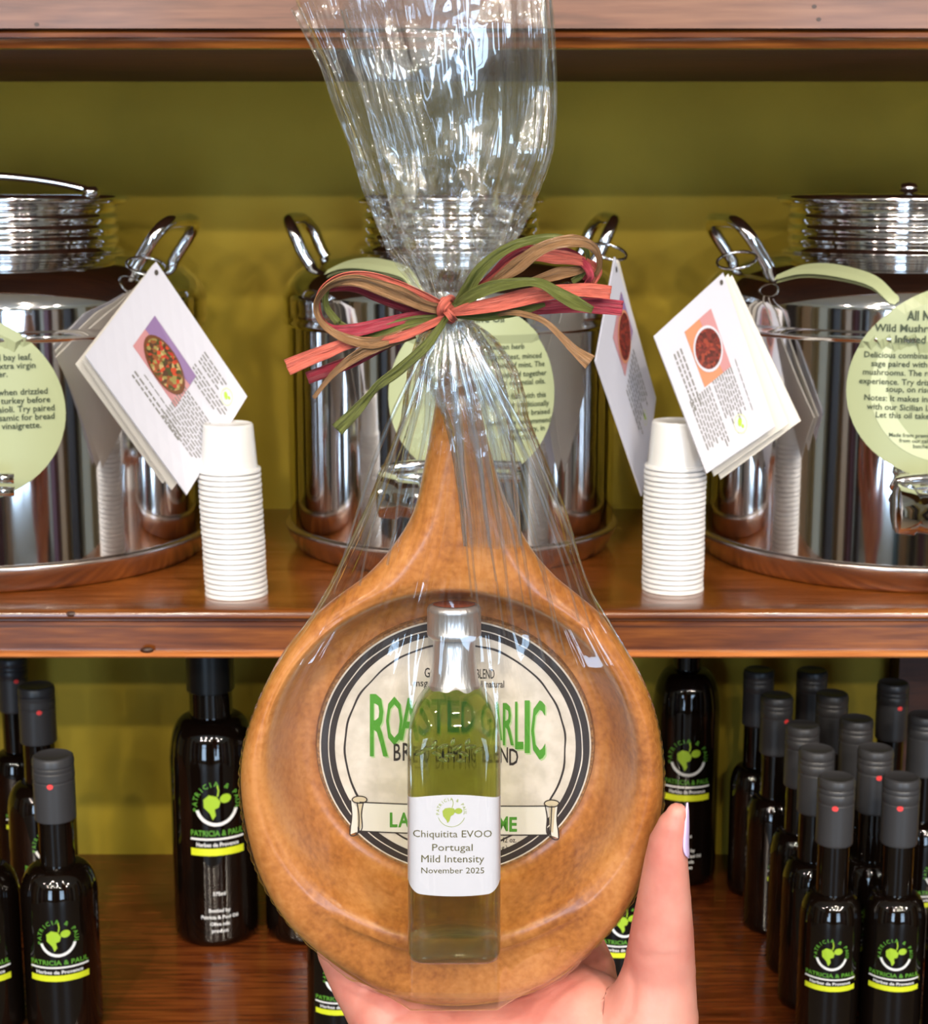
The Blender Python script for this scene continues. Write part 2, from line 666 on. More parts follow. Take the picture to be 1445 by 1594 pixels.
sh_low = empty('wooden_shelf', (0, YF, Z_LOW))
tag(sh_low, 'reddish stained shelf under the black bottles at the bottom', 'shelf', 'stained wooden shelves')
M['low_top'] = wood('red stained pine', [(0.2, (0.045, 0.008, 0.002)), (0.5, (0.13, 0.028, 0.006)), (0.8, (0.26, 0.07, 0.015))], 0.25, 0.5, 1.7)
for k in range(2):
    ya = YF + (YB - YF) * k / 2
    MB().box(X0, X1, ya + 0.0006 * k, ya + (YB - YF) / 2, Z_LOW - 0.022, Z_LOW).build('plank', M['low_top'], sh_low, smooth=False)
MB().box(X0, X1, YF - 0.004, YF, Z_LOW - 0.035, Z_LOW - 0.003).build('face_board', M['shelf_face'], sh_low, smooth=False)

sh_up = empty('wooden_shelf', (0, YF, Z_UPU))
tag(sh_up, 'upper shelf with a pale brown front board above a darker moulding', 'shelf', 'stained wooden shelves')
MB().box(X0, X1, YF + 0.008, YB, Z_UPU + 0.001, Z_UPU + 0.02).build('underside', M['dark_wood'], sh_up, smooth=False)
z45 = onY(0, 45, YF - 0.006)[2]
MB().box(X0, X1, YF - 0.010, YF + 0.02, z45, z45 + 0.11).build('front_board', M['board'], sh_up, smooth=False)
prof = [(0.004, z45 - Z_UPU), (0.004, 0.0108), (-0.004, 0.0106), (-0.006, 0.0085), (-0.0055, 0.006), (-0.002, 0.0045), (0.0, 0.002), (0.001, 0.0), (0.012, 0.0), (0.012, z45 - Z_UPU)]
n = len(prof)
MB().add([(X0, YF + a, Z_UPU + b) for a, b in prof] + [(X1, YF + a, Z_UPU + b) for a, b in prof], [(i, (i + 1) % n, n + (i + 1) % n, n + i) for i in range(n)]).build('moulding', M['bead2'] if 'bead2' in M else M['shelf_face'], sh_up, sharp=40)
for (px, py) in ((57, 38), (1275, 30), (1268, 10)):
    p = onY(px, py, YF - 0.0105)
    MB().add([(p[0] + 0.0016 * math.cos(a), YF - 0.0103, p[2] + 0.0012 * math.sin(a)) for a in [2 * PI * i / 10 for i in range(10)]], [tuple(range(10))]).build('wood_knot', M['knot'], sh_up)

# upright of the case at the right of the lower bay
xr = onY(1402, 1200, YB - 0.05)[0]
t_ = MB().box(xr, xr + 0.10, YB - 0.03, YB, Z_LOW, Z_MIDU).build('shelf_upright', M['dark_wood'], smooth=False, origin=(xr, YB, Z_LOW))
tag(t_, 'dark stained upright behind the bottles at the right of the lower bay', 'upright')


# ------------------------------------------------------------------ ceiling lamps (seen as the bright dots in bottles and steel)
M['lamp'] = principled('white lamp housing', (0.7, 0.7, 0.7), 0.4)
for i, p in enumerate(LAMPS):
    mb = MB()
    dr = Vector((p[0] * 0.35, 1.15, 1.25)) - Vector(p)
    dr.normalize()
    mb.tube([Vector(p) + dr * k for k in (0.066, 0.06, -0.04, -0.07)], [0.038, 0.052, 0.052, 0.03], 20)
    mb.tube([Vector(p) - dr * 0.03 + Vector((0, 0, 0.01)), Vector((p[0], p[1] - 0.03, CEIL))], 0.008, 8)
    o = mb.build('ceiling_lamp', M['lamp'], origin=p, sharp=40)
    tag(o, 'white round ceiling lamp behind the camera, outside the picture', 'lamp', 'shop ceiling lamps')


# ------------------------------------------------------------------ steel canisters
def make_fusti(R, rl, loc, label, stem_side, lid_kind):
    """R body radius, rl lid radius; heights shared"""
    f_ = empty('oil_canister', loc)
    tag(f_, label, 'canister', 'steel oil canisters on the middle shelf')
    c = tuple(loc)
    rn = rl * 0.90
    # body: from base ring to neck
    prof = [(R - 0.006, 0.018), (R - 0.003, 0.020), (R - 0.003, 0.0205), (R - 0.003, 0.022), (R - 0.003, 0.168), (R - 0.003, 0.1695), (R - 0.003, 0.170), (R - 0.0005, 0.1715), (R, 0.1735), (R - 0.0015, 0.1755), (R, 0.1775), (R, 0.178), (R, 0.179), (R, 0.188), (R, 0.190)]
    zs, zh = 0.190, 0.034
    for k in range(1, 21):
        a = k / 20 * PI / 2
        # dome from the side wall up to the foot of the neck
        prof.append((rn + (R - rn) * math.cos(a), zs + zh * math.sin(a)))
    MB().lathe(prof, c, 128, caps=False).build('body', M['steel'], f_)
    MB().lathe([(R - 0.03, 0.0), (R - 0.011, 0.0), (R - 0.0085, 0.0012), (R - 0.0055, 0.005), (R - 0.002, 0.0115), (R + 0.0003, 0.0165), (R + 0.0006, 0.0185), (R - 0.0005, 0.0200), (R - 0.003, 0.0205), (R - 0.006, 0.0205)], c, 128).build('base_ring', M['steel_base'], f_)
    # neck with threads
    np_ = [(rn + 0.003, 0.2235), (rn + 0.0055, 0.2245), (rn + 0.0055, 0.226), (rn, 0.228)]
    z = 0.230
    for k in range(4):
        np_ += [(rn + 0.0002, z), (rn + 0.0018, z + 0.0015), (rn + 0.0018, z + 0.005), (rn + 0.0002, z + 0.0065)]
        z += 0.0078
    np_ += [(rn, z), (rn, z + 0.003)]
    MB().lathe(np_, c, 96, caps=False).build('neck', M['chrome'], f_)
    lid = MB().lathe([(rn - 0.002, 0.259), (rl - 0.004, 0.2585), (rl - 0.001, 0.2595), (rl + 0.0005, 0.2605), (rl + 0.001, 0.2635), (rl - 0.001, 0.2655), (rl - 0.006, 0.2665), (rl - 0.010, 0.2640), (rl * 0.8, 0.2645), (rl * 0.4, 0.2665), (0.0001, 0.267)], c, 96, caps=False).build('lid', M['chrome'], f_, sharp=60)
    if lid_kind == 'bail':
        pts = [(c[0] - rl * 0.86 + 2 * rl * 0.86 * i / 24, c[1] - 0.045, c[2] + 0.267 + 0.012 * math.sin(PI * i / 24) ** 0.7) for i in range(25)]
        MB().tube(pts, 0.0028, 10).build('bail', M['chrome'], f_)
        MB().lathe([(0.006, 0), (0.006, 0.005), (0.004, 0.007)], (c[0] + rl * 0.84, c[1] - 0.045, c[2] + 0.2645), 16).build('bail_foot', M['chrome'], f_)
    elif lid_kind == 'knob':
        MB().lathe([(0.003, 0), (0.003, 0.003), (0.0062, 0.0045), (0.0068, 0.007), (0.005, 0.0095), (0.0001, 0.0105)], (c[0] - 0.018, c[1] - rl * 0.72, c[2] + 0.264), 20).build('lid_knob', M['chrome'], f_)
    # side handles: a U of bent rod standing on the shoulder
    k_ = R / 0.15
    for s in (-1, 1):
        xi, xo = 0.113 * k_, 0.140 * k_
        hy = 0.040 * k_
        pts = spline([(c[0] + s * xi, c[1] - hy, c[2] + 0.207), (c[0] + s * (xi + 0.010), c[1] - hy, c[2] + 0.222), (c[0] + s * (xo - 0.006), c[1] - hy, c[2] + 0.238),
                      (c[0] + s * xo, c[1] - hy * 0.72, c[2] + 0.2465), (c[0] + s * xo, c[1], c[2] + 0.2475), (c[0] + s * xo, c[1] + hy * 0.72, c[2] + 0.2465),
                      (c[0] + s * (xo - 0.006), c[1] + hy, c[2] + 0.238), (c[0] + s * (xi + 0.010), c[1] + hy, c[2] + 0.222), (c[0] + s * xi, c[1] + hy, c[2] + 0.207)], 6)
        rt = math.radians(7 if R < 0.14 else -9)
        def turn(q):
            x_, y_ = (q[0] - c[0]) * s, q[1] - c[1]
            return (c[0] + s * (x_ * math.cos(rt) - y_ * math.sin(rt)), c[1] + y_ * math.cos(rt) + x_ * math.sin(rt), q[2])
        pts = [turn(q) for q in pts]
        h = MB().tube(pts, 0.0048, 12).build('handle', M['chrome'], f_)
        for yy in (-hy, hy):
            MB().lathe([(0.0085, -0.002), (0.0085, 0.003), (0.006, 0.005)], turn((c[0] + s * (xi - 0.001), c[1] + yy, c[2] + 0.205)), 16).build('handle_foot', M['chrome'], h)
    # tap at the front
    yf = c[1] - R
    zt_ = c[2] + 0.056
    tap = MB()
    rotl = lambda pr, x, y, zz, n=24: [(x + r_ * math.cos(a), y - d_, zz + r_ * math.sin(a)) for (r_, d_) in pr for a in [2 * PI * k / n for k in range(n)]]

    def ylathe(mb_, pr, x, y, zz, n=24):
        vs = rotl(pr, x, y, zz, n)
        fs = [(i * n + k, i * n + (k + 1) % n, (i + 1) * n + (k + 1) % n, (i + 1) * n + k) for i in range(len(pr) - 1) for k in range(n)]
        fs.append(tuple(range(n))); fs.append(tuple((len(pr) - 1) * n + k for k in range(n)))
        mb_.add(vs, fs)
    ylathe(tap, [(0.016, -0.004), (0.016, 0.004), (0.011, 0.006), (0.011, 0.018), (0.013, 0.020), (0.013, 0.030)], c[0], yf, zt_)
    tp = tap.build('tap', M['chrome'], f_, sharp=40)
    # cross barrel to the left, knurled nut at its end
    bar = MB()
    xs = [0, -0.012, -0.020, -0.021, -0.034, -0.036, -0.0475, -0.049]
    rs = [0.010, 0.0105, 0.0105, 0.0135, 0.0135, 0.0155, 0.0155, 0.012]
    n = 28
    vs = []
    for i, (x, r_) in enumerate(zip(xs, rs)):
        for k in range(n):
            a = 2 * PI * k / n
            q = r_ * (1 + (0.05 if (3 <= i <= 6 and k % 2) else 0))
            vs.append((c[0] + x, yf - 0.026 + q * math.cos(a) + x * 0.28, zt_ + 0.004 - x * 0.18 + q * math.sin(a)))
    fs = [(i * n + k, i * n + (k + 1) % n, (i + 1) * n + (k + 1) % n, (i + 1) * n + k) for i in range(len(xs) - 1) for k in range(n)]
    fs += [tuple(range(n)), tuple((len(xs) - 1) * n + k for k in range(n))]
    bar.add(vs, fs).build('barrel', M['chrome'], tp, sharp=50)
    MB().tube(spline([(c[0], yf - 0.024, zt_), (c[0], yf - 0.034, zt_ - 0.010), (c[0], yf - 0.038, zt_ - 0.026), (c[0], yf - 0.038, zt_ - 0.044)], 5), 0.007, 14).build('spout', M['chrome'], tp)
    for q in (0, 1):
        zz = zt_ + 0.020 + q * 0.0085
        MB().tube(spline([(c[0] - 0.045, yf - 0.020, zz - 0.006), (c[0] - 0.040, yf - 0.026, zz), (c[0], yf - 0.028, zz + 0.003), (c[0] + 0.048, yf - 0.018, zz)], 6), 0.0034, 10).build('lever', M['chrome'], tp)

    def surf(s, h, e=0.0006):
        """arc length s (right positive) and height h on the canister front"""
        if h < 0.190:
            rr = R - 0.003 if h < 0.170 else R
        else:
            q = min((h - 0.190) / 0.034, 0.99)
            rr = rn + (R - rn) * math.sqrt(max(0, 1 - q * q))
        a = s / R
        if h > 0.19:
            return np.array([c[0] + (rr + e) * math.sin(a), c[1] - (rr + e) * math.cos(a), c[2] + h + e])
        return np.array([c[0] + (rr + e) * math.sin(a), c[1] - (rr + e) * math.cos(a), c[2] + h])
    return f_, surf


def canister_label(f_, surf, s0, h0, hw, hh, stem, lines, swoosh=True):
    """olive shaped sticker: egg around (s0, h0) with a curved stalk over the shoulder; lines: (left s, baseline h, cap height, text, bold)"""
    lab = Print()
    pts = []
    for i in range(72):
        a = 2 * PI * i / 72
        x = math.cos(a) * hw * (1 - 0.07 * math.sin(a))
        y = math.sin(a) * hh
        if y > 0:
            y *= 0.97
        pts.append((s0 + x, h0 + y))
    lab.poly(pts).refine(0.008)
    lb = lab.build('label', M['tag_green'], lambda x, y: surf(x, y, 0.0007), f_)
    st = Print()
    sp = spline(stem, 8)
    m = len(sp)
    ws = [0.0068 * min(1.0, 0.55 + 3.2 * min(i, m - 1 - i) / m) for i in range(m)]
    st.band(sp, ws).refine(0.006)
    st.build('label_stalk', M['tag_green'], lambda x, y: surf(x, y, 0.0011), lb)
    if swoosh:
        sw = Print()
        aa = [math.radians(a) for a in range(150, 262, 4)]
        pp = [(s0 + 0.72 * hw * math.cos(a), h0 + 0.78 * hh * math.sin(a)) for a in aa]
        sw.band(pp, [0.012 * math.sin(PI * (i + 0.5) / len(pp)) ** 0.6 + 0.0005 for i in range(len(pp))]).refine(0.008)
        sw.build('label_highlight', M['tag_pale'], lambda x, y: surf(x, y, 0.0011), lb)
    tx = Print()
    for (x, y, h, s_, b, al) in lines:
        tx.text(s_, x, y, h, bold=b, align=al)
    tx.build('lettering', M['ink'], lambda x, y: surf(x, y, 0.0015), lb, stuff=True)


XL = (5 - 722.5) * (1.2426 * .981 + 0.02) / FPX
XR = (1405 - 722.5) * (1.2426 * .981 + 0.02) / FPX
XM = (703 - 722.5) * (1.272 * .981 + 0.02) / FPX
RB, RM = 0.150, 0.1275
fl, sfl = make_fusti(RB, 0.094, (XL, 1.2426, Z_MID), 'large polished steel oil canister cut by the left picture edge, label about bay leaf', 1, 'bail')
fr, sfr = make_fusti(RB, 0.094, (XR, 1.2426, Z_MID), 'large polished steel oil canister with the wild mushroom label at right', 1, 'knob')
fm, sfm = make_fusti(RM, 0.0715, (XM, 1.272, Z_MID), 'smaller steel oil canister directly behind the cellophane gift', 1, 'plain')


def inv_surf(c, R, px, py):
    """pixel on the front of a canister -> (s, h)"""
    r_ = ray(px, py)
    a = r_[0] ** 2 + r_[1] ** 2
    b = 2 * (r_[0] * (CAM[0] - c[0]) + r_[1] * (CAM[1] - c[1]))
    cc = (CAM[0] - c[0]) ** 2 + (CAM[1] - c[1]) ** 2 - R * R
    disc = max(b * b - 4 * a * cc, 0)
    t_ = (-b - math.sqrt(disc)) / (2 * a)
    q = CAM + r_ * t_
    return R * math.atan2(q[0] - c[0], -(q[1] - c[1])), q[2] - c[2]




def proj(p):
    d = np.asarray(p) - CAM
    z = d @ AX_F
    return 722.5 + FPX * (d @ AX_R) / z, 797 - FPX * (d @ AX_U) / z


def inv_any(surf, c, R, px, py):
    s, h = inv_surf(c, R, px, py)
    h = min(h, 0.2)
    for _ in range(60):
        x, y = proj(surf(s, h))
        s += (px - x) * 0.0003
        h -= (py - y) * 0.0002
        h = min(h, 0.2225)
    return s, h


cL, cR, cM = (XL, 1.2426, Z_MID), (XR, 1.2426, Z_MID), (XM, 1.272, Z_MID)


def lines_from(c, R, rows, cap=9.2, bold=0.012):
    """rows of (px left, py baseline, text[, cap px, bold])"""
    out = []
    for row in rows:
        px, py, s_ = row[:3]
        cp = row[3] if len(row) > 3 else cap
        bo = row[4] if len(row) > 4 else bold
        al = row[5] if len(row) > 5 else 'L'
        s, h = inv_surf(c, R, px, py)
        s2, h2 = inv_surf(c, R, px, py - cp)
        out.append((s, h, h2 - h, s_, bo, al))
    return out


sA, hA = inv_surf(cR, RB, 1318, 575)
canister_label(fr, sfr, sA + 0.0765, inv_surf(cR, RB, 1440, 590)[1] - 0.003, 0.0765, 0.066,
               [inv_any(sfr, cR, RB, 1208, 433), inv_any(sfr, cR, RB, 1250, 420), (inv_any(sfr, cR, RB, 1300, 422)), inv_surf(cR, RB, 1352, 440), inv_surf(cR, RB, 1388, 466), inv_surf(cR, RB, 1396, 474)],
               lines_from(cR, RB, [(1412, 498, 'All Natural', 11.5, 0.02), (1362, 515, 'Wild Mushroom', 11.5, 0.02), (1394, 533, 'Infused Olive Oil', 11.5, 0.02),
                                   (1345, 556, 'Delicious combination'), (1356, 570, 'sage paired with e'), (1343, 583, 'mushrooms. The resu'), (1337, 597, 'experience. Try drizzl'),
                                   (1379, 610, 'soup, on risotto'), (1345, 623, 'Notes: It makes inspi'), (1349, 637, 'with our Sicilian Lem'), (1363, 650, 'Let this oil take y'),
                                   (1384, 680, 'Made from premium', 6), (1400, 689, 'from our califo', 6), (1422, 698, 'batches', 6)]))
canister_label(fl, sfl, inv_surf(cL, RB, 103, 630)[0] - 0.0765, inv_surf(cL, RB, 20, 630)[1] - 0.001, 0.0765, 0.066,
               [(-0.13, 0.196), (-0.11, 0.203), (-0.08, 0.205), (-0.05, 0.199), (-0.03, 0.187)],
               lines_from(cL, RB, [(50, 560, 'garlic and bay leaf,', None or 9.5, 0.012, 'R'), (56, 573, 'in our extra virgin', 9.5, 0.012, 'R'), (12, 587, 'pepper.', 9.5, 0.012, 'R'),
                                   (75, 613, 'superb when drizzled', 9.5, 0.012, 'R'), (79, 626, 'over a turkey before', 9.5, 0.012, 'R'), (86, 639, 'in an aioli. Try paired', 9.5, 0.012, 'R'),
                                   (86, 652, 'our balsamic for bread', 9.5, 0.012, 'R'), (65, 666, 'or a vinaigrette.', 9.5, 0.012, 'R')]))
canister_label(fm, sfm, inv_surf(cM, RM, 866, 620)[0] - 0.062, inv_surf(cM, RM, 730, 610)[1], 0.062, 0.062,
               [inv_any(sfm, cM, RM, 508, 425), inv_any(sfm, cM, RM, 540, 412), inv_any(sfm, cM, RM, 580, 412), inv_surf(cM, RM, 620, 428), inv_surf(cM, RM, 650, 455), inv_surf(cM, RM, 655, 462)],
               lines_from(cM, RM, [(784, 501, 'Olive Oil', 11, 0.02, 'R'), (818, 543, 'Mediterranean herb', 8.5, 0.01, 'R'), (845, 557, 'with lemon zest, minced', 8.5, 0.01, 'R'), (850, 570, 'and a hint of mint. The', 8.5, 0.01, 'R'),
                                   (853, 584, 'all chopped together', 8.5, 0.01, 'R'), (851, 597, 'in its essential oils.', 8.5, 0.01, 'R'), (852, 618, 'Baste any fish with this', 8.5, 0.01, 'R'), (857, 631, 'and traditionally', 8.5, 0.01, 'R'),
                                   (858, 644, 'with slow braised', 8.5, 0.01, 'R'), (860, 657, 'lamb. We recommend', 8.5, 0.01, 'R'), (850, 670, 'it on poultry, in', 8.5, 0.01, 'R'), (835, 683, 'especially', 8.5, 0.01, 'R')]), swoosh=False)


# ------------------------------------------------------------------ recipe cards on rings
def quad_fn(c00, c10, c11, c01):
    """bilinear map of (0..1, 0..1); c00 top-left corner of the card before it was turned"""
    c00, c10, c11, c01 = [np.asarray(q, float) for q in (c00, c10, c11, c01)]
    nrm = np.cross(c10 - c00, c01 - c00)
    nrm /= np.linalg.norm(nrm)
    if nrm @ (CAM - c00) < 0:
        nrm = -nrm

    def fn(x, y, e=0.0):
        return c00 * (1 - x) * (1 - y) + c10 * x * (1 - y) + c11 * x * y + c01 * (1 - x) * y + nrm * e
    return fn


def card_mesh(name, fn, mat, parent, thick=0.0012, curl=0.0):
    nx = 8
    vs, fs = [], []
    for e in (0.0, -thick):
        for j in range(nx + 1):
            for i in range(nx + 1):
                x, y = i / nx, j / nx
                vs.append(fn(x, y, e + curl * (x * x + y * y) ))
    n1 = nx + 1
    for k in range(2):
        for j in range(nx):
            for i in range(nx):
                a = k * n1 * n1 + j * n1 + i
                fs.append((a, a + 1, a + n1 + 1, a + n1))
    o_ = n1 * n1
    for i in range(nx):
        fs += [(i, i + 1, o_ + i + 1, o_ + i), (nx * n1 + i, nx * n1 + i + 1, o_ + nx * n1 + i + 1, o_ + nx * n1 + i),
               (i * n1, (i + 1) * n1, o_ + (i + 1) * n1, o_ + i * n1), (i * n1 + nx, (i + 1) * n1 + nx, o_ + (i + 1) * n1 + nx, o_ + i * n1 + nx)]
    return mesh_obj(name, vs, fs, mat, parent, smooth=False)


def recipe_cards(corners, Y, label, backs, kind, ring_px, ringY):
    """corners px: hole corner, and the three others clockwise; Y depths per corner"""
    pts = [onY(px, py, y) for (px, py), y in zip(corners, Y)]
    t_ = empty('recipe_card_set', pts[2])
    tag(t_, label, 'recipe cards', 'recipe cards hung from the canisters')
    fn = quad_fn(*pts)
    cd_ = card_mesh('card', fn, M['card'], t_)
    for (bc, bY) in backs:
        bp = [onY(px, py, y) for (px, py), y in zip(bc, bY)]
        card_mesh('card', quad_fn(*bp), M['card_edge'], t_)
    e = 0.0004
    pr = Print()
    # photo print in the upper half: x along the short side, y along the long side
    if kind == 'mix':
        Print().poly([(0.30, 0.17), (0.86, 0.17), (0.86, 0.52), (0.30, 0.52)]).build('photo_print', M['pinkpr'], lambda x, y: fn(y, x, e), cd_)
        Print().poly([(0.30, 0.17), (0.86, 0.17), (0.86, 0.28), (0.30, 0.36)]).build('photo_print', M['lilac'], lambda x, y: fn(y, x, e * 1.5), cd_)
    return t_, fn, cd_


def card_print(fn, cd_, photo, colors, blob, lines, seal, e=0.0004):
    x0, y0, x1, y1 = photo
    Print().poly([(x0, y0), (x1, y0), (x1, y1), (x0, y1)]).build('photo_print', colors[0], lambda x, y: fn(x, y, e), cd_)
    Print().poly([(x0, y0), (x1, y0), (x1, y0 + 0.3 * (y1 - y0)), (x0, y0 + 0.45 * (y1 - y0))]).build('photo_print', colors[1], lambda x, y: fn(x, y, e * 1.6), cd_)
    bx, by, brx, bry = blob
    Print().ellipse(bx, by, brx * 1.15, bry * 1.12).build('photo_print', colors[2], lambda x, y: fn(x, y, e * 2.2), cd_)
    Print().ellipse(bx, by, brx, bry).build('photo_print', colors[3], lambda x, y: fn(x, y, e * 2.8), cd_)
    tx = Print()
    r_ = random.Random(5)
    for (lx, ly, lw, nl, pitch, along) in lines:
        for k in range(nl):
            # one printed line of words too small to read
            w_ = lw * (0.75 + 0.25 * r_.random())
            if along == 'x':
                x = lx
                while x < lx + w_:
                    q = 0.02 + 0.03 * r_.random()
                    tx.poly([(x, ly + k * pitch), (x + q, ly + k * pitch), (x + q, ly + k * pitch + pitch * 0.42), (x, ly + k * pitch + pitch * 0.42)])
                    x += q + 0.010
            else:
                y = ly
                while y < ly + w_:
                    q = 0.02 + 0.03 * r_.random()
                    tx.poly([(lx + k * pitch, y), (lx + k * pitch + pitch * 0.42, y), (lx + k * pitch + pitch * 0.42, y + q), (lx + k * pitch, y + q)])
                    y += q + 0.010
    tx.build('printed_text', M['ink_grey'], lambda x, y: fn(x, y, e), cd_, stuff=True)
    sx, sy, sr, asp = seal
    Print().ring(sx, sy, sr * 0.88, sr, n=30).build('seal_print', M['tag_pale'], lambda x, y: fn(sx + (x - sx) * asp, y, e), cd_)
    s2 = Print()
    s2.ellipse(sx - 0.2 * sr, sy, sr * 0.45, sr * 0.3, 0.6, 14)
    s2.ellipse(sx + 0.35 * sr, sy - 0.2 * sr, sr * 0.22, sr * 0.18, 0, 12)
    s2.build('seal_print', M['lime'], lambda x, y: fn(sx + (x - sx) * asp, y, e), cd_)


# left set: hole corner top, then clockwise right, bottom, left
# card axes: x from top corner to right corner (long side), y from top corner to left corner (short side)
def build_set(corners, Ys, label, backs, ring_c, ring_axis):
    pts = [onY(px, py, y) for (px, py), y in zip(corners, Ys)]
    t_ = empty('recipe_card_set', pts[2])
    tag(t_, label, 'recipe cards', 'recipe cards hung from the canisters')
    fn = quad_fn(*pts)
    c_ = card_mesh('card', fn, M['card'], t_)
    for (bc, bY) in backs:
        bp = [onY(px, py, y) for (px, py), y in zip(bc, bY)]
        card_mesh('card', quad_fn(*bp), M['card_edge'], t_)
    cpt, rr, ax1, ax2 = ring_c
    ax1 = np.array(ax1, float) / np.linalg.norm(ax1)
    ax2 = np.array(ax2, float) / np.linalg.norm(ax2)
    MB().tube([np.asarray(cpt) + rr * (math.cos(a) * ax1 + math.sin(a) * ax2) for a in [2 * PI * k / 32 for k in range(32)]], 0.0011, 8, closed=True).build('binder_ring', M['chrome'], t_)
    # eyelet hole print
    Print().ellipse(0.045, 0.06, 0.016, 0.022, 0, 14).build('punch_hole', M['rubber'], lambda x, y: fn(x, y, 0.0005), c_)
    return t_, fn, c_


t1, fn1, c1 = build_set([(243, 407), (385, 617), (291, 770), (133, 553)], [1.150, 1.125, 1.085, 1.080],
                        'white recipe cards with a pepper mix photo hanging from the left canister',
                        [([(240, 410), (372, 622), (268, 762), (128, 560)], [1.158, 1.140, 1.098, 1.087]),
                         ([(238, 412), (360, 626), (254, 752), (118, 566)], [1.166, 1.152, 1.110, 1.094])],
                        (onY(228, 414, 1.165), 0.0135, (1, 0.0, -0.25), (0.15, 1, 0.35)), None)
card_print(fn1, c1, (0.20, 0.30, 0.64, 0.62), (M['pinkpr'], M['lilac'], M['woodpr'], M['food_mix']), (0.43, 0.485, 0.17, 0.12),
           [(0.36, 0.68, 0.36, 1, 0.02, 'x'), (0.30, 0.73, 0.46, 2, 0.035, 'x'), (0.60, 0.10, 0.24, 4, 0.030, 'x'), (0.59, 0.24, 0.34, 4, 0.030, 'x'), (0.60, 0.44, 0.36, 13, 0.026, 'x')],
           (0.885, 0.17, 0.065, 0.75))
t2, fn2, c2 = build_set([(1126, 424), (1207, 664), (1100, 737), (1018, 523)], [1.150, 1.095, 1.075, 1.115],
                        'white recipe cards with a red dried tomato photo hanging from the right canister',
                        [([(1140, 428), (1247, 655), (1122, 746), (1040, 530)], [1.160, 1.118, 1.105, 1.145]),
                         ([(1134, 426), (1228, 660), (1112, 741), (1030, 528)], [1.155, 1.108, 1.092, 1.130])],
                        (onY(1147, 405, 1.165), 0.0135, (1, 0.0, 0.25), (-0.15, 1, 0.35)), None)
card_print(fn2, c2, (0.13, 0.28, 0.52, 0.66), (M['orangepr'], M['pinkpr'], M['card'], M['food_red']), (0.33, 0.47, 0.125, 0.165),
           [(0.20, 0.76, 0.40, 3, 0.045, 'x'), (0.50, 0.20, 0.30, 1, 0.02, 'x'), (0.52, 0.28, 0.30, 9, 0.032, 'x'), (0.53, 0.60, 0.36, 9, 0.034, 'x')],
           (0.86, 0.40, 0.085, 0.7))
t3, fn3, c3 = build_set([(958, 400), (1021, 618), (1000, 772), (928, 562)], [1.160, 1.185, 1.150, 1.120],
                        'white recipe cards seen nearly edge on, hanging beside the middle canister',
                        [([(962, 404), (1022, 620), (1004, 766), (940, 575)], [1.170, 1.195, 1.160, 1.135]),
                         ([(964, 406), (1020, 624), (996, 758), (936, 585)], [1.180, 1.205, 1.172, 1.148])],
                        (onY(948, 392, 1.19), 0.013, (1, 0.0, -0.25), (0.15, 1, 0.35)), None)
card_print(fn3, c3, (0.17, 0.10, 0.45, 0.55), (M['pinkpr'], M['lilac'], M['orangepr'], M['food_red']), (0.33, 0.32, 0.11, 0.18),
           [(0.5, 0.2, 0.36, 9, 0.05, 'x')], (0.86, 0.40, 0.06, 0.7))


# ------------------------------------------------------------------ portion cups
def cup_mesh():
    m = MB()
    m.lathe([(0.0150, 0.0318), (0.0158, 0.0322), (0.0166, 0.0312), (0.01675, 0.030), (0.0189, 0.0036), (0.0190, 0.0026), (0.0208, 0.0024), (0.0212, 0.0016), (0.0212, 0.0002), (0.0205, 0.0), (0.0187, 0.0004), (0.0160, 0.0298), (0.0001, 0.0306)], n=40, caps=False)
    m.lathe([(0.0150, 0.0318), (0.0140, 0.0312), (0.0001, 0.0312)], n=40, caps=False)
    return m


proto = cup_mesh().build('portion_cup', M['cup'], sharp=50)
first = True
for (px, py, N, where) in ((362, 936, 25, 'beside the left recipe cards'), (1053, 928, 25, 'beside the right canister')):
    base = onZ(px, py, Z_MID)
    bx, by = base[0], base[1] + 0.0212
    for k in range(N):
        o = proto if first else proto.copy()
        if not first:
            COL.objects.link(o)
        first = False
        o.location = (bx + random.uniform(-2, 2) * 1e-4 + 0.00012 * (k if px < 700 else 0) * -1, by + random.uniform(-2, 2) * 1e-4, Z_MID + 0.0001 + k * 0.00352)
        if k == N - 1:
            lab = 'topmost upturned white portion cup, whole wall showing, ' + where
        elif k == 0:
            lab = 'lowest white portion cup standing on the shelf ' + where
        else:
            lab = 'white portion cup nested within the stack ' + where
        tag(o, lab, 'cup', 'portion cups stacked ' + where)


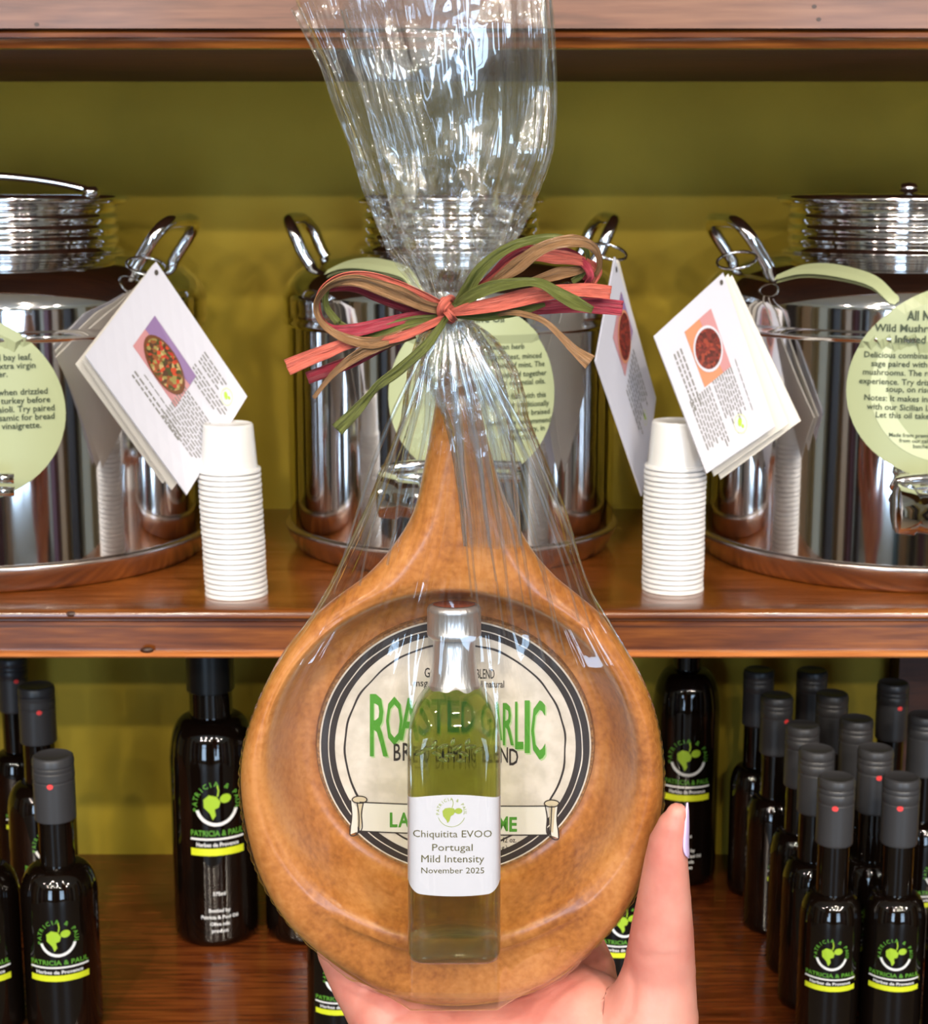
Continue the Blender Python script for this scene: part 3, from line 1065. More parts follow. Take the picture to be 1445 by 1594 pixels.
# ------------------------------------------------------------------ black oil bottles
def make_bottle(r, H, rc, hs0, hs1, cap_h, zc, rr, bw, label, group, rn=None, red=True, cap_mat='cap', foot=None, lines=None):
    rn = rn or rc * 0.86
    b_ = empty('oil_bottle', (0, 0, 0))
    tag(b_, label, 'bottle', group)
    prof = [(0.0001, 0.001), (r * 0.86, 0.0), (r * 0.97, 0.002), (r, 0.006), (r, 0.008), (r, hs0 - 0.004), (r, hs0)]
    for k in range(1, 10):
        q = k / 10
        prof.append((rn + (r - rn) * (math.cos(q * PI / 2) ** 0.75), hs0 + (hs1 - hs0) * (math.sin(q * PI / 2) ** 1.1)))
    prof += [(rn, hs1), (rn, H - cap_h + 0.004)]
    MB().lathe(prof, n=48).build('body', M['bottle_black'], b_, sharp=70)
    z0 = H - cap_h
    cp = [(rc * 0.97, z0), (rc, z0 + 0.0006), (rc, z0 + 0.002), (rc, H - 0.0195), (rc, H - 0.018), (rc * 0.97, H - 0.0175), (rc * 0.97, H - 0.0168), (rc * 1.01, H - 0.016), (rc * 1.01, H - 0.011), (rc * 0.98, H - 0.0104),
          (rc * 1.0, H - 0.0096), (rc * 1.0, H - 0.0076), (rc * 0.97, H - 0.007), (rc * 1.01, H - 0.0062), (rc * 1.01, H - 0.003), (rc * 0.96, H - 0.0008), (rc * 0.88, H), (rc * 0.8, H - 0.0006), (0.0001, H - 0.0008)]
    c_ = MB().lathe(cp, n=40, caps=False).build('cap', M[cap_mat], b_, sharp=35)

    def cs(x, y, e=0.0003, rad=r):
        a = x / rad
        return np.array([(rad + e) * math.sin(a), -(rad + e) * math.cos(a), y])
    if red:
        o = Print().ellipse(-rc * 0.1, H - 0.0185, 0.0021, 0.0019, 0, 14).build('red_dot', M['red'], lambda x, y: cs(x, y, 0.0003, rc * 1.01), b_)
    # label print
    lg = Print()
    lg.poly([(-0.62 * rr, 0.28 * rr + zc), (-0.35 * rr, 0.5 * rr + zc), (0.0, 0.42 * rr + zc), (0.18 * rr, 0.15 * rr + zc), (0.1 * rr, -0.12 * rr + zc), (-0.1 * rr, -0.2 * rr + zc), (-0.05 * rr, -0.5 * rr + zc), (-0.2 * rr, -0.72 * rr + zc), (-0.32 * rr, -0.4 * rr + zc), (-0.6 * rr, -0.1 * rr + zc)])
    lg.ellipse(0.42 * rr, 0.3 * rr + zc, 0.27 * rr, 0.22 * rr, 0.2)
    lg.band([(0.05 * rr, 0.42 * rr + zc), (0.1 * rr, 0.7 * rr + zc), (0.05 * rr, 0.95 * rr + zc)], 0.07 * rr)
    lo = lg.build('logo', M['lime'], cs, b_)
    t_ = Print()
    t_.arc_text('PATRICIA & PAUL', 0, zc, rr * 0.92, 200, -20, rr * 0.24, 0.012)
    t_.text('PATRICIA & PAUL', 0, zc - 1.52 * rr, rr * 0.28, width=2 * bw * 0.98, align='C', bold=0.02)
    t_.build('lettering', M['green_txt'], cs, b_, stuff=True)
    wp = Print()
    wp.ring(0, zc, rr * 0.88, rr * 1.04, 195, 345, 24)
    wp.band([(-bw + 2 * bw * i / 10, zc - 1.68 * rr) for i in range(11)], rr * 0.10)
    wp.text('Herbes de Provence', 0, zc - 2.05 * rr, rr * 0.2, width=2 * bw * 0.78, align='C', bold=0.02)
    if foot:
        for k, (ln, sx) in enumerate(foot):
            wp.text(ln, 0, zc - foot_off - k * rr * 0.34 - (rr * 0.5 if k else 0), rr * 0.17, align='C', bold=0.02, sx=sx)
    wp.build('white_print', M['white_print'], cs, b_, stuff=True)
    Print().band([(-bw + 2 * bw * i / 12, zc - 2.32 * rr) for i in range(13)], rr * 0.36).build('band_print', M['yellow'], cs, b_)
    return b_


foot_off = 0.0
GS = 'small black oil bottles on the lower shelf'
small = make_bottle(0.0210, 0.194, 0.0126, 0.092, 0.111, 0.047, 0.0735, 0.0105, 0.0185, 'x', GS)
leftb = make_bottle(0.0265, 0.201, 0.0142, 0.100, 0.122, 0.046, 0.0765, 0.0125, 0.0215, 'x', GS)
foot_off = 0.074
FT = [('375ml', 1), ('Bottled by', 1), ('Patricia & Paul Oil', 1), ('Olive oils', 1), ('product', 1)]
bigb = make_bottle(0.0335, 0.276, 0.0185, 0.146, 0.181, 0.075, 0.118, 0.0165, 0.0215, 'x', 'tall black oil bottles on the lower shelf', rn=0.0168, red=False, cap_mat='cap_black', foot=FT)
foot_off = 0.070
tallr = make_bottle(0.0285, 0.276, 0.0130, 0.150, 0.186, 0.075, 0.115, 0.0150, 0.0200, 'x', 'tall black oil bottles on the lower shelf', rn=0.0118, red=False, cap_mat='cap_black', foot=FT)


def cap_pos(px, py, Y):
    return onY(px, py, Y)[0]


used = set()


def place_bottle(pr, px, py, Y, label, H, rz=0.0):
    """px, py: middle of the cap top; Y its distance"""
    x = onY(px, py, Y)[0]
    rz0 = math.atan2(x, Y) * -1 * 0.6 + rz
    if pr.name in used:
        o = dup(pr, (x, Y, Z_LOW + 0.0003), rz0)
    else:
        used.add(pr.name)
        o = pr
        o.location = (x, Y, Z_LOW + 0.0003)
        o.rotation_euler = (0, 0, rz0)
    o['label'] = label
    return o


def capY(py, H):
    """distance at which the cap top of a bottle of height H shows at py"""
    a = TH + math.atan((py - 797) / FPX)
    return (EYE - Z_LOW - H) / math.tan(a)


HS = 0.194
rows = [(1303, 1209, 'black bottle with red dotted cap, left of the two at the front right', 0.0),
        (1404, 1209, 'black bottle with red dotted cap, right of the two at the front right', 0.0),
        (1272, 1165, 'black bottle of the second row, ribbed cap without a dot, right cluster', 0.9),
        (1364, 1164, 'black bottle with red dot on its cap, second row behind the two front bottles', 0.25),
        (1250, 1128, 'black bottle of the third row in the right cluster, ribbed cap', 1.0),
        (1334, 1118, 'black bottle in the third row between two other charcoal caps', 0.8),
        (1210, 1082, 'black bottle of the fourth row at the left side of the right cluster', 0.7),
        (1296, 1079, 'black bottle of the fourth row, cap in front of the olive wall', 0.9),
        (1182, 1042, 'black bottle farthest back at the left end of the right cluster', 0.5),
        (1265, 1043, 'black bottle farthest back in the middle of the right cluster', 0.9),
        (1391, 1062, 'black bottle with a red dot, back of the right cluster beside the upright', 0.5),
        (1441, 1112, 'black bottle at the right picture edge behind the front row', 0.7)]
for (px, py, lab, rz) in rows:
    place_bottle(small, px, py, capY(py, HS), lab, HS, rz)
place_bottle(small, 1506, 1209, capY(1209, HS), 'black bottle of the front row cut by the right picture edge', HS, 0)
place_bottle(small, 523, 1236, capY(1236, HS), 'black bottle below the dish, half hidden by the fingers', HS, 0.1)
place_bottle(small, 966, 1170, capY(1170, HS), 'black bottle glimpsed between the dish and the thumb', HS, 0.25)
HL = 0.201
place_bottle(leftb, 82, 1175, capY(1175, HL), 'black bottle with red dot on its cap at the front of the left cluster', HL)
place_bottle(leftb, 56, 1067, capY(1067, HL), 'black bottle behind the front bottle of the left cluster, lime logo half hidden', HL, 0.3)
place_bottle(leftb, -43, 1175, capY(1175, HL) - 0.005, 'black bottle cut by the left picture edge beside the front left bottle', HL)
x = onY(22, 1050, 1.372)[0]
o = place_bottle(small, 20, 1050, 1.368, 'black bottle in the far left corner of the lower shelf, cap against the wall', HS, 0.4)
place_bottle(bigb, 327, 1040, 1.252, 'large black bottle with lime logo standing at the left of the dish', 0.276, 0.12)
place_bottle(bigb, 472, 1040, 1.254, 'large black bottle mostly hidden behind the dish, foot showing at its lower left', 0.276, 0.12)
place_bottle(tallr, 1070, 1040, 1.362, 'tall slim black bottle standing behind the thumb', 0.276, 0.05)

# ================================================================== THE GIFT
def terracotta():
    m = principled('glazed terracotta', (0.5, 0.2, 0.06), 0.32)
    n, l, b = nodes(m)
    t1 = tex_noise(m, 420, 3)
    t2 = tex_noise(m, 28, 4)
    a = n.new('ShaderNodeMath'); a.operation = 'MULTIPLY_ADD'; a.inputs[1].default_value = 0.6
    l.new(t1.outputs['Fac'], a.inputs[0]); l.new(t2.outputs['Fac'], a.inputs[2])
    r = ramp(m, a.outputs[0], [(0.56, (0.25, 0.078, 0.016)), (0.80, (0.42, 0.155, 0.034)), (1.0, (0.52, 0.22, 0.062))])
    l.new(r.outputs['Color'], b.inputs['Base Color'])
    bump(m, t1.outputs['Fac'], 0.15, 0.0004)
    b.inputs['Coat Weight'].default_value = 0.35
    b.inputs['Coat Roughness'].default_value = 0.2
    return m


M['terra'] = terracotta()

# ---- dish with handle
OUT = [(704, 548), (690, 556), (683, 585), (677, 630), (670, 675), (661, 722), (645, 794), (613, 850), (575, 893), (540, 920), (500, 952), (468, 985), (440, 1020), (416, 1062),
       (396, 1108), (380, 1160), (374, 1205), (377, 1255), (388, 1310), (404, 1355), (428, 1398), (462, 1440), (500, 1475), (545, 1508), (590, 1535), (640, 1550), (700, 1556), (760, 1552),
       (815, 1540), (862, 1518), (905, 1484), (945, 1445), (980, 1400), (1005, 1355), (1022, 1305), (1032, 1250), (1033, 1195), (1027, 1140), (1014, 1090), (992, 1040), (965, 998),
       (935, 958), (905, 932), (868, 902), (838, 870), (818, 840), (800, 805), (784, 770), (770, 725), (758, 680), (747, 630), (736, 585), (722, 556)]
outl = [L(px, py, -0.008 - 0.0065 * min(max((py - 1300) / 180, 0), 1))[:2] for px, py in OUT]
outl = np.array(spline(list(outl) + [outl[0]], 6)[:-1])
CEN = L(704, 1203, 0)[:2]
ang_o = np.arctan2(outl[:, 1] - CEN[1], outl[:, 0] - CEN[0])
# densify along the outline itself: one radial column per outline point
NP_ = len(outl)
seg_a, seg_b = outl, np.roll(outl, -1, 0)


def edge_dist(p):
    d = seg_b - seg_a
    t_ = np.clip(((p - seg_a) * d).sum(1) / ((d * d).sum(1) + 1e-12), 0, 1)
    q = seg_a + d * t_[:, None]
    return np.sqrt(((p - q) ** 2).sum(1).min())


PXM = 0.60 / FPX * 1.01
R_IN = 0.0692
R_FL = 0.0572
FLOOR_N = -0.0275


def dish_front(p):
    r_ = np.linalg.norm(p - CEN)
    e = edge_dist(p)
    wr = 0.0085
    n_ = -0.010 * (1 - math.sqrt(max(0.0, 1 - (1 - min(e / wr, 1)) ** 2)))
    if r_ > R_IN:
        d = min((r_ - R_IN) / 0.004, 1)
        n_ += -0.0018 * (1 - d) ** 2
        v_ = (p - CEN) / (r_ + 1e-9)
        low_ = min(max((-v_[1] - 0.72) / 0.2, 0), 1)
        q_ = min(max((r_ - 0.0722) / 0.0028, 0), 1)
        n_ -= 0.0045 * low_ * q_ * q_ * (3 - 2 * q_)
        return n_
    d = (R_IN - r_) / (R_IN - R_FL)
    if d >= 1:
        s = min((R_FL - r_) / 0.004, 1)
        return FLOOR_N + 0.0012 * (1 - s) ** 2
    # steep inner wall with a soft step
    sm = d * d * (3 - 2 * d)
    return -0.0018 + (FLOOR_N + 0.0012 + 0.0018) * sm


fr_ = np.concatenate([np.linspace(0, 0.8, 9)])
verts, faces = [], []
NR_IN, NR_OUT = 16, 18
cols = []
for k in range(NP_):
    o = outl[k]
    v = o - CEN
    rmax = np.linalg.norm(v)
    u = v / rmax
    rin = min(R_IN, rmax - 0.008)
    rs = list(np.linspace(0, R_FL - 0.004, 5)) + list(np.linspace(R_FL - 0.003, R_IN - 0.0005, 9)) + list(R_IN + (rmax - R_IN) * (1 - (1 - np.linspace(0.0, 1, NR_OUT)) ** 1.8))
    cols.append([CEN + u * r_ for r_ in rs])
nr = len(cols[0])
for k in range(NP_):
    for i in range(nr):
        p = cols[k][i]
        verts.append(W3(p[0], p[1], dish_front(p)))
for k in range(NP_):
    k2 = (k + 1) % NP_
    for i in range(nr - 1):
        if i == 0:
            faces.append((k * nr, k * nr + 1, k2 * nr + 1))
        else:
            faces.append((k * nr + i, k * nr + i + 1, k2 * nr + i + 1, k2 * nr + i))
base = len(verts)
# back skin
NB = 12
for k in range(NP_):
    for i in range(NB):
        q = 1 - i / (NB - 1)
        p = CEN + (outl[k] - CEN) * q
        e = edge_dist(p)
        r_ = np.linalg.norm(p - CEN)
        bowl = -0.021 * max(0, min(1, (0.076 - r_) / 0.018))
        n_ = -0.010 - 0.006 * math.sqrt(max(0, 1 - (1 - min(e / 0.009, 1)) ** 2)) + bowl
        verts.append(W3(p[0], p[1], n_))
for k in range(NP_):
    k2 = (k + 1) % NP_
    faces.append((k * nr + nr - 1, base + k * NB, base + k2 * NB, k2 * nr + nr - 1))
    for i in range(NB - 1):
        faces.append((base + k * NB + i, base + k * NB + i + 1, base + k2 * NB + i + 1, base + k2 * NB + i))
dish_o = W3(*L(704, 1556, -0.02))
dish = mesh_obj('dipping_dish', verts, faces, M['terra'], None, dish_o)
bm = bmesh.new(); bm.from_mesh(dish.data)
bmesh.ops.remove_doubles(bm, verts=bm.verts[:], dist=0.00002)
bmesh.ops.recalc_face_normals(bm, faces=bm.faces[:])
bm.to_mesh(dish.data); bm.free()
tag(dish, 'round orange terracotta dish with a tapering handle, held up inside cellophane', 'dish')

# ---- seasoning packet with the round label
LN = FLOOR_N + 0.0026
lc = L(709, 1165, LN)
RL = (L(920, 1165, LN)[0] - L(497, 1165, LN)[0]) / 2
M['packet'] = principled('brown seasoning seen through clear lid', (0.22, 0.10, 0.03), 0.35)
t = tex_noise(M['packet'], 900, 3)
r = ramp(M['packet'], t.outputs['Fac'], [(0.35, (0.13, 0.055, 0.018)), (0.7, (0.34, 0.17, 0.06))])
M['packet'].node_tree.links.new(r.outputs['Color'], M['packet'].node_tree.nodes['Principled BSDF'].inputs['Base Color'])
M['kraft'] = principled('cream label paper', (0.72, 0.66, 0.56), 0.5)
t = tex_noise(M['kraft'], 160, 5)
r = ramp(M['kraft'], t.outputs['Fac'], [(0.35, (0.50, 0.45, 0.38)), (0.65, (0.63, 0.57, 0.50))])
M['kraft'].node_tree.links.new(r.outputs['Color'], M['kraft'].node_tree.nodes['Principled BSDF'].inputs['Base Color'])
M['ringblk'] = principled('black brown ring print', (0.030, 0.022, 0.020), 0.4)
M['banner'] = principled('banner paper', (0.64, 0.61, 0.54), 0.5)
M['scroll'] = principled('tan scroll print', (0.50, 0.42, 0.28), 0.5)
M['grass'] = principled('green title print', (0.065, 0.25, 0.02), 0.45)
M['lightgreen'] = principled('light green shade print', (0.36, 0.50, 0.24), 0.45)
pk = empty('seasoning_packet', W3(lc[0], lc[1] - RL, FLOOR_N))
tag(pk, 'round seasoning packet with a cream and black roasted garlic label lying in the dish', 'packet')


def disc(r0, n0, r1, n1, name, mat, parent, seg=96):
    vs = [W3(lc[0] + r0 * math.cos(a), lc[1] + r0 * math.sin(a), n0) for a in [2 * PI * k / seg for k in range(seg)]] + \
         [W3(lc[0] + r1 * math.cos(a), lc[1] + r1 * math.sin(a), n1) for a in [2 * PI * k / seg for k in range(seg)]]
    return mesh_obj(name, vs, [(k, (k + 1) % seg, seg + (k + 1) % seg, seg + k) for k in range(seg)] + [tuple(range(seg, 2 * seg)), tuple(range(seg))], mat, parent, smooth=False)


disc(RL + 0.0016, FLOOR_N + 0.0003, RL + 0.0010, LN - 0.0002, 'lid', M['packet'], pk)
label_d = disc(RL, LN - 0.0002, RL, LN, 'label', M['kraft'], pk)


def lab_fn(e):
    return lambda x, y: W3(lc[0] + x, lc[1] + y, LN + e)


def pxl(px, py):
    q = L(px, py, LN)
    return (q[0] - lc[0], q[1] - lc[1])


def pxfn(e):
    """print authored in photograph pixels (y up is -py)"""
    def fn(x, y):
        q = L(x, -y, LN)
        return W3(q[0], q[1], LN + e)
    return fn


def rough_ring(r0, r1, n=120, amp=0.0002, sd=1):
    rr = random.Random(sd)
    ph = [rr.uniform(0, 6.28) for _ in range(5)]
    v = []
    for i in range(n + 1):
        a = 2 * PI * i / n
        d = amp * sum(math.sin((3 + 5 * j) * a + ph[j]) for j in range(5)) / 2
        v += [((r0 + d) * math.cos(a), (r0 + d) * math.sin(a)), ((r1 + d * 0.6) * math.cos(a), (r1 + d * 0.6) * math.sin(a))]
    q = Print()
    q.add(v, [(2 * i, 2 * i + 1, 2 * i + 3, 2 * i + 2) for i in range(n)])
    return q


k_ = RL / 211.5
Print().ring(0, 0, 209 * k_, 187.5 * k_, n=110).build('ring_print', M['ringblk'], lab_fn(0.0001), label_d)
rough_ring(198.6 * k_, 196.8 * k_, 130, 0.0001, 3).build('thin_ring_print', M['kraft'], lab_fn(0.00018), label_d)
rough_ring(173.5 * k_, 170.5 * k_, 130, 0.00022, 5).build('drawn_ring_print', M['ringblk'], lab_fn(0.0001), label_d)

# title, letter by letter as boxes in the picture: (char, x0, x1, y_top, y_bottom)
title = [('R', 576, 604, 1080, 1177), ('O', 601, 627, 1084, 1160), ('A', 622, 652, 1086, 1152), ('S', 652, 670, 1086, 1146), ('T', 672, 694, 1088, 1142), ('E', 697, 715, 1090, 1140), ('D', 718, 738, 1092, 1140),
         ('G', 752, 772, 1092, 1146), ('A', 770, 792, 1092, 1152), ('R', 783, 800, 1094, 1160), ('L', 802, 815, 1092, 1166), ('I', 817, 825, 1090, 1172), ('C', 827, 849, 1090, 1182)]
title[8] = ('A', 766, 782, 1092, 1152)
title[7] = ('G', 748, 765, 1092, 1148)


def boxed(chars, bold=0.0, dx=0, dy=0):
    pr = Print()
    for (c, x0, x1, yt, yb) in chars:
        v, f = text2d(c, bold)
        x, y = v[:, 0], v[:, 1]
        x = x0 + (x - x.min()) / (x.max() - x.min() + 1e-9) * (x1 - x0) + dx
        y = -yb + (y - y.min()) / (y.max() - y.min() + 1e-9) * (yb - yt) + dy
        pr.add(np.stack([x, y], 1), f)
    return pr


boxed(title, 0.005, 2.2, -2.5).build('title_shade_print', M['lightgreen'], pxfn(0.00012), label_d, stuff=True)
boxed(title, 0.012).build('title_print', M['grass'], pxfn(0.0002), label_d, stuff=True)
sub = Print()
word = 'BREAD DIPPING BLEND'
xs = np.linspace(614, 797, len(word) + 1)
for i, c in enumerate(word):
    if c != ' ':
        w0 = (xs[1] - xs[0])
        v, f = text2d(c, 0.012)
        x, y = v[:, 0], v[:, 1]
        x0 = xs[i] + 0.5
        up = 1.2 if i % 2 else -1.5
        sub.add(np.stack([x0 + (x - x.min()) / (x.max() - x.min() + 1e-9) * (w0 * (0.45 if c == 'I' else 0.92)), -1186 + up + (y - y.min()) / (y.max() - y.min()) * 27], 1), f)
# larger outer letters as on the label
sub2 = boxed([('B', 613, 624, 1157, 1184), ('R', 627, 640, 1156, 1184), ('N', 779, 791, 1163, 1187), ('D', 793, 807, 1165, 1191)], 0.01)
sub = Print()
inner = 'EAD DIPPING BLE'
xs = np.linspace(643, 778, len(inner) + 1)
for i, c in enumerate(inner):
    if c != ' ':
        v, f = text2d(c, 0.012)
        x, y = v[:, 0], v[:, 1]
        wd = (xs[1] - xs[0]) * (0.4 if c == 'I' else 0.85)
        sub.add(np.stack([xs[i] + (x - x.min()) / (x.max() - x.min() + 1e-9) * wd, -1187 + (y - y.min()) / (y.max() - y.min()) * 26], 1), f)
sub.add(sub2.v, sub2.f)
for s_, x0, x1, yb, hh in (('GO', 661, 680, 1054, 15), ('BLEND', 742, 770, 1056, 15), ('msg-fr', 644, 680, 1068, 11), ('all natural', 744, 785, 1070, 11), ('42 oz.', 781, 804, 1311, 8), ('g.)', 781, 790, 1323, 8)):
    sub.text(s_, x0, -yb, hh, width=x1 - x0, bold=0.008)
sub.build('lettering', M['ringblk'], pxfn(0.0002), label_d, stuff=True)

# banner with its two scroll ends
cv = lambda x, y0: -(y0 + 14 * (1 - ((x - 706) / 145) ** 2) * 0.15 + (x - 562) / 290 * 6)
bn = Print()
xs = np.linspace(560, 852, 30)
v = []
for x in xs:
    v += [(x, cv(x, 1248)), (x, cv(x, 1293))]
bn.add(v, [(2 * i, 2 * i + 1, 2 * i + 3, 2 * i + 2) for i in range(29)])
bn.build('banner_print', M['banner'], pxfn(0.00030), label_d)
sc_ = Print()
for x0, y0 in ((545, 1240), (844, 1246)):
    m_ = 1 if x0 < 700 else -1
    cx = x0 + 13
    sc_.poly([(cx - 12 * m_, -(y0 + 4)), (cx - 2 * m_, -(y0 + 16)), (cx - 1 * m_, -(y0 + 54)), (cx - 12 * m_, -(y0 + 58)), (cx - 10 * m_, -(y0 + 30))])
sc_.build('scroll_print', M['banner'], pxfn(0.00036), label_d)
s2 = Print()
for x0, y0 in ((545, 1240), (844, 1246)):
    cx = x0 + 13
    s2.ellipse(cx + 2, -(y0 + 4), 11, 5)
    s2.poly([(cx - 2, -(y0 + 6)), (cx + 8, -(y0 + 8)), (cx + 4, -(y0 + 50)), (cx - 1, -(y0 + 46))])
s2.build('scroll_print', M['scroll'], pxfn(0.00040), label_d)
ol = Print()
ol.band([(x, cv(x, 1248)) for x in xs], 1.8)
ol.band([(x, cv(x, 1293)) for x in xs], 1.8)
for x0, y0 in ((545, 1240), (844, 1246)):
    cx = x0 + 13
    m_ = 1 if x0 < 700 else -1
    ol.band([(cx + 2 + 11.5 * math.cos(a), -(y0 + 4) + 5.5 * math.sin(a)) for a in [2 * PI * k / 20 for k in range(21)]], 1.8)
    ol.band(spline([(cx - 12 * m_, -(y0 + 5)), (cx - 10 * m_, -(y0 + 30)), (cx - 13 * m_, -(y0 + 58)), (cx - 1 * m_, -(y0 + 56)), (cx + 1, -(y0 + 30)), (cx - 2 * m_, -(y0 + 8))], 4), 1.8)
    ol.band(spline([(cx + 8 * m_, -(y0 + 8)), (cx + 5 * m_, -(y0 + 26)), (cx + 6 * m_, -(y0 + 48)), (cx, -(y0 + 56))], 4), 1.8)
ol.build('outline_print', M['ringblk'], pxfn(0.00045), label_d, stuff=True)
lt = boxed([('L', 607, 619, 1264, 1287), ('A', 620, 638, 1264, 1287), ('M', 776, 791, 1270, 1293), ('E', 793, 805, 1271, 1294)], 0.03)
lt.build('banner_lettering', M['grass'], pxfn(0.00045), label_d, stuff=True)

# ---- little square oil bottle
# its own frame: stands on the lower rim, leaning back towards the upper rim
TB = math.radians(8.5)
BW = PW * math.cos(TB) - PN * math.sin(TB)
BNV = PN * math.cos(TB) + PW * math.sin(TB)
BO = P(707.5, 1499, 0.0085)


def WB(u, w_, n):
    return BO + PU * u + BW * w_ + BNV * n


def LB(px, py, n=0.0):
    r = ray(px, py)
    t_ = np.dot(BO + BNV * n - CAM, BNV) / np.dot(r, BNV)
    d = CAM + r * t_ - BO
    return np.array([d @ PU, d @ BW, d @ BNV])


BN = 0.0
bot_u = 0.0


def wv(py):
    return LB(707, py, 0.012)[1]


sil = [(1497, 60, 8), (1496, 66, 7), (1491, 71, 7), (1482, 73.0, 7), (1400, 73.0, 7), (1250, 73.2, 7), (1170, 73.2, 7), (1150, 72.2, 6), (1132, 69.5, 5), (1115, 64.5, 4), (1100, 58, 3.2), (1088, 50, 2.6), (1080, 43, 2.2), (1072, 37, 2), (1060, 34, 2), (1010, 31.5, 2), (950, 31.5, 2)]
pxs = LB(780, 1300, BN + 0.012)[0] - LB(707, 1300, BN + 0.012)[0]
pxs /= 73.0


def outward(o):
    bm = bmesh.new(); bm.from_mesh(o.data)
    bmesh.ops.recalc_face_normals(bm, faces=bm.faces[:])
    bm.to_mesh(o.data); bm.free()
    return o


def sq_section(r_, p, n=64, ry=1.0):
    out = []
    for k in range(n):
        a = 2 * PI * k / n
        c_, s_ = math.cos(a), math.sin(a)
        q = (abs(c_) ** p + abs(s_) ** p) ** (-1 / p)
        out.append((r_ * q * c_, r_ * q * s_ * ry))
    return out


def bottle_mesh(levels, n=64):
    vs, fs = [], []
    for (w_, r_, p) in levels:
        for (a, b) in sq_section(r_, p, n):
            vs.append(WB(bot_u + a, w_, BN + b))
    for i in range(len(levels) - 1):
        for k in range(n):
            fs.append((i * n + k, i * n + (k + 1) % n, (i + 1) * n + (k + 1) % n, (i + 1) * n + k))
    fs.append(tuple(range(n - 1, -1, -1)))
    fs.append(tuple((len(levels) - 1) * n + k for k in range(n)))
    return vs, fs


lv = []
for i in range(len(sil) - 1):
    a, b = sil[i], sil[i + 1]
    m_ = max(1, int(abs(a[0] - b[0]) / 10))
    for k in range(m_):
        t_ = k / m_
        lv.append((wv(a[0] + (b[0] - a[0]) * t_), (a[1] + (b[1] - a[1]) * t_) * pxs, a[2] + (b[2] - a[2]) * t_))
lv.append((wv(sil[-1][0]), sil[-1][1] * pxs, 2))

M['glass'] = bpy.data.materials.new('clear glass')
M['glass'].use_nodes = True
nt = M['glass'].node_tree
nt.nodes.clear()
o_ = nt.nodes.new('ShaderNodeOutputMaterial')
g_ = nt.nodes.new('ShaderNodeBsdfGlass'); g_.inputs['IOR'].default_value = 1.46; g_.inputs['Roughness'].default_value = 0.0
g_.inputs['Color'].default_value = (0.97, 1, 0.86, 1)
nt.links.new(g_.outputs[0], o_.inputs['Surface'])
def thin_glass(name, f0, tint, density=0.0, vcol=(1, 1, 1)):
    m = bpy.data.materials.new(name)
    m.use_nodes = True
    nt = m.node_tree
    nt.nodes.clear()
    N, Lk = nt.nodes, nt.links
    o = N.new('ShaderNodeOutputMaterial')
    tr = N.new('ShaderNodeBsdfTransparent'); tr.inputs['Color'].default_value = (*tint, 1)
    gl = N.new('ShaderNodeBsdfGlossy'); gl.inputs['Roughness'].default_value = 0.02
    lw_ = N.new('ShaderNodeLayerWeight'); lw_.inputs['Blend'].default_value = 0.5
    pw = N.new('ShaderNodeMath'); pw.operation = 'POWER'; pw.inputs[1].default_value = 4.0
    Lk.new(lw_.outputs['Facing'], pw.inputs[0])
    mu = N.new('ShaderNodeMath'); mu.operation = 'MULTIPLY_ADD'; mu.inputs[1].default_value = 0.9 * (f0 > 0.01) + 0.1; mu.inputs[2].default_value = f0; mu.use_clamp = True
    Lk.new(pw.outputs[0], mu.inputs[0])
    mx = N.new('ShaderNodeMixShader')
    base = tr
    if not density:
        # part of the wall bends what is seen through it
        rf = N.new('ShaderNodeBsdfRefraction'); rf.inputs['IOR'].default_value = 1.30; rf.inputs['Roughness'].default_value = 0.0; rf.inputs['Color'].default_value = (*tint, 1)
        mr = N.new('ShaderNodeMixShader'); mr.inputs[0].default_value = 0.35
        Lk.new(tr.outputs[0], mr.inputs[1]); Lk.new(rf.outputs[0], mr.inputs[2])
        base = mr
    Lk.new(mu.outputs[0], mx.inputs[0]); Lk.new(base.outputs[0], mx.inputs[1]); Lk.new(gl.outputs[0], mx.inputs[2])
    Lk.new(mx.outputs[0], o.inputs['Surface'])
    if density:
        v = N.new('ShaderNodeVolumeAbsorption'); v.inputs['Color'].default_value = (*vcol, 1); v.inputs['Density'].default_value = density
        Lk.new(v.outputs[0], o.inputs['Volume'])
    return m


M['bottle_wall'] = thin_glass('bottle wall glass', 0.05, (0.97, 0.985, 0.96))
M['oil'] = thin_glass('green olive oil', 0.004, (1, 1, 1), 84, (0.775, 0.79, 0.0))

bt = empty('oil_sample_bottle', WB(bot_u, wv(1497), BN))
tag(bt, 'square glass bottle of green olive oil with white label and silver cap', 'bottle')
vs, fs = bottle_mesh(lv)
outward(mesh_obj('glass_body', vs, fs, M['bottle_wall'], bt))
base_lv = [q for q in lv if q[0] < wv(1478)]
base_lv = [(a, r_ - 1.2 * pxs, p) for a, r_, p in base_lv]
tw_, tr_ = base_lv[-1][0], base_lv[-1][1]
base_lv += [(tw_ + 0.0012, tr_ * 0.93, 4), (tw_ + 0.0026, tr_ * 0.78, 3.5), (tw_ + 0.0036, tr_ * 0.5, 3), (tw_ + 0.0040, tr_ * 0.2, 2)]
vs, fs = bottle_mesh(base_lv)
outward(mesh_obj('glass_base', vs, fs, M['glass'], bt))
inner = [(w_, max(r_ - 5.0 * pxs, 0.003), max(p * 0.8, 2)) for (w_, r_, p) in lv if w_ > wv(1461)]
w0 = inner[0][0]
inner = [(w0 - 0.0008, inner[0][1] * 0.72, 3), (w0 - 0.0005, inner[0][1] * 0.88, 3.5), (w0 + 0.0003, inner[0][1] * 0.97, 4)] + inner[1:]
inner = [q for q in inner if q[0] < wv(1012)]
vs, fs = bottle_mesh(inner)
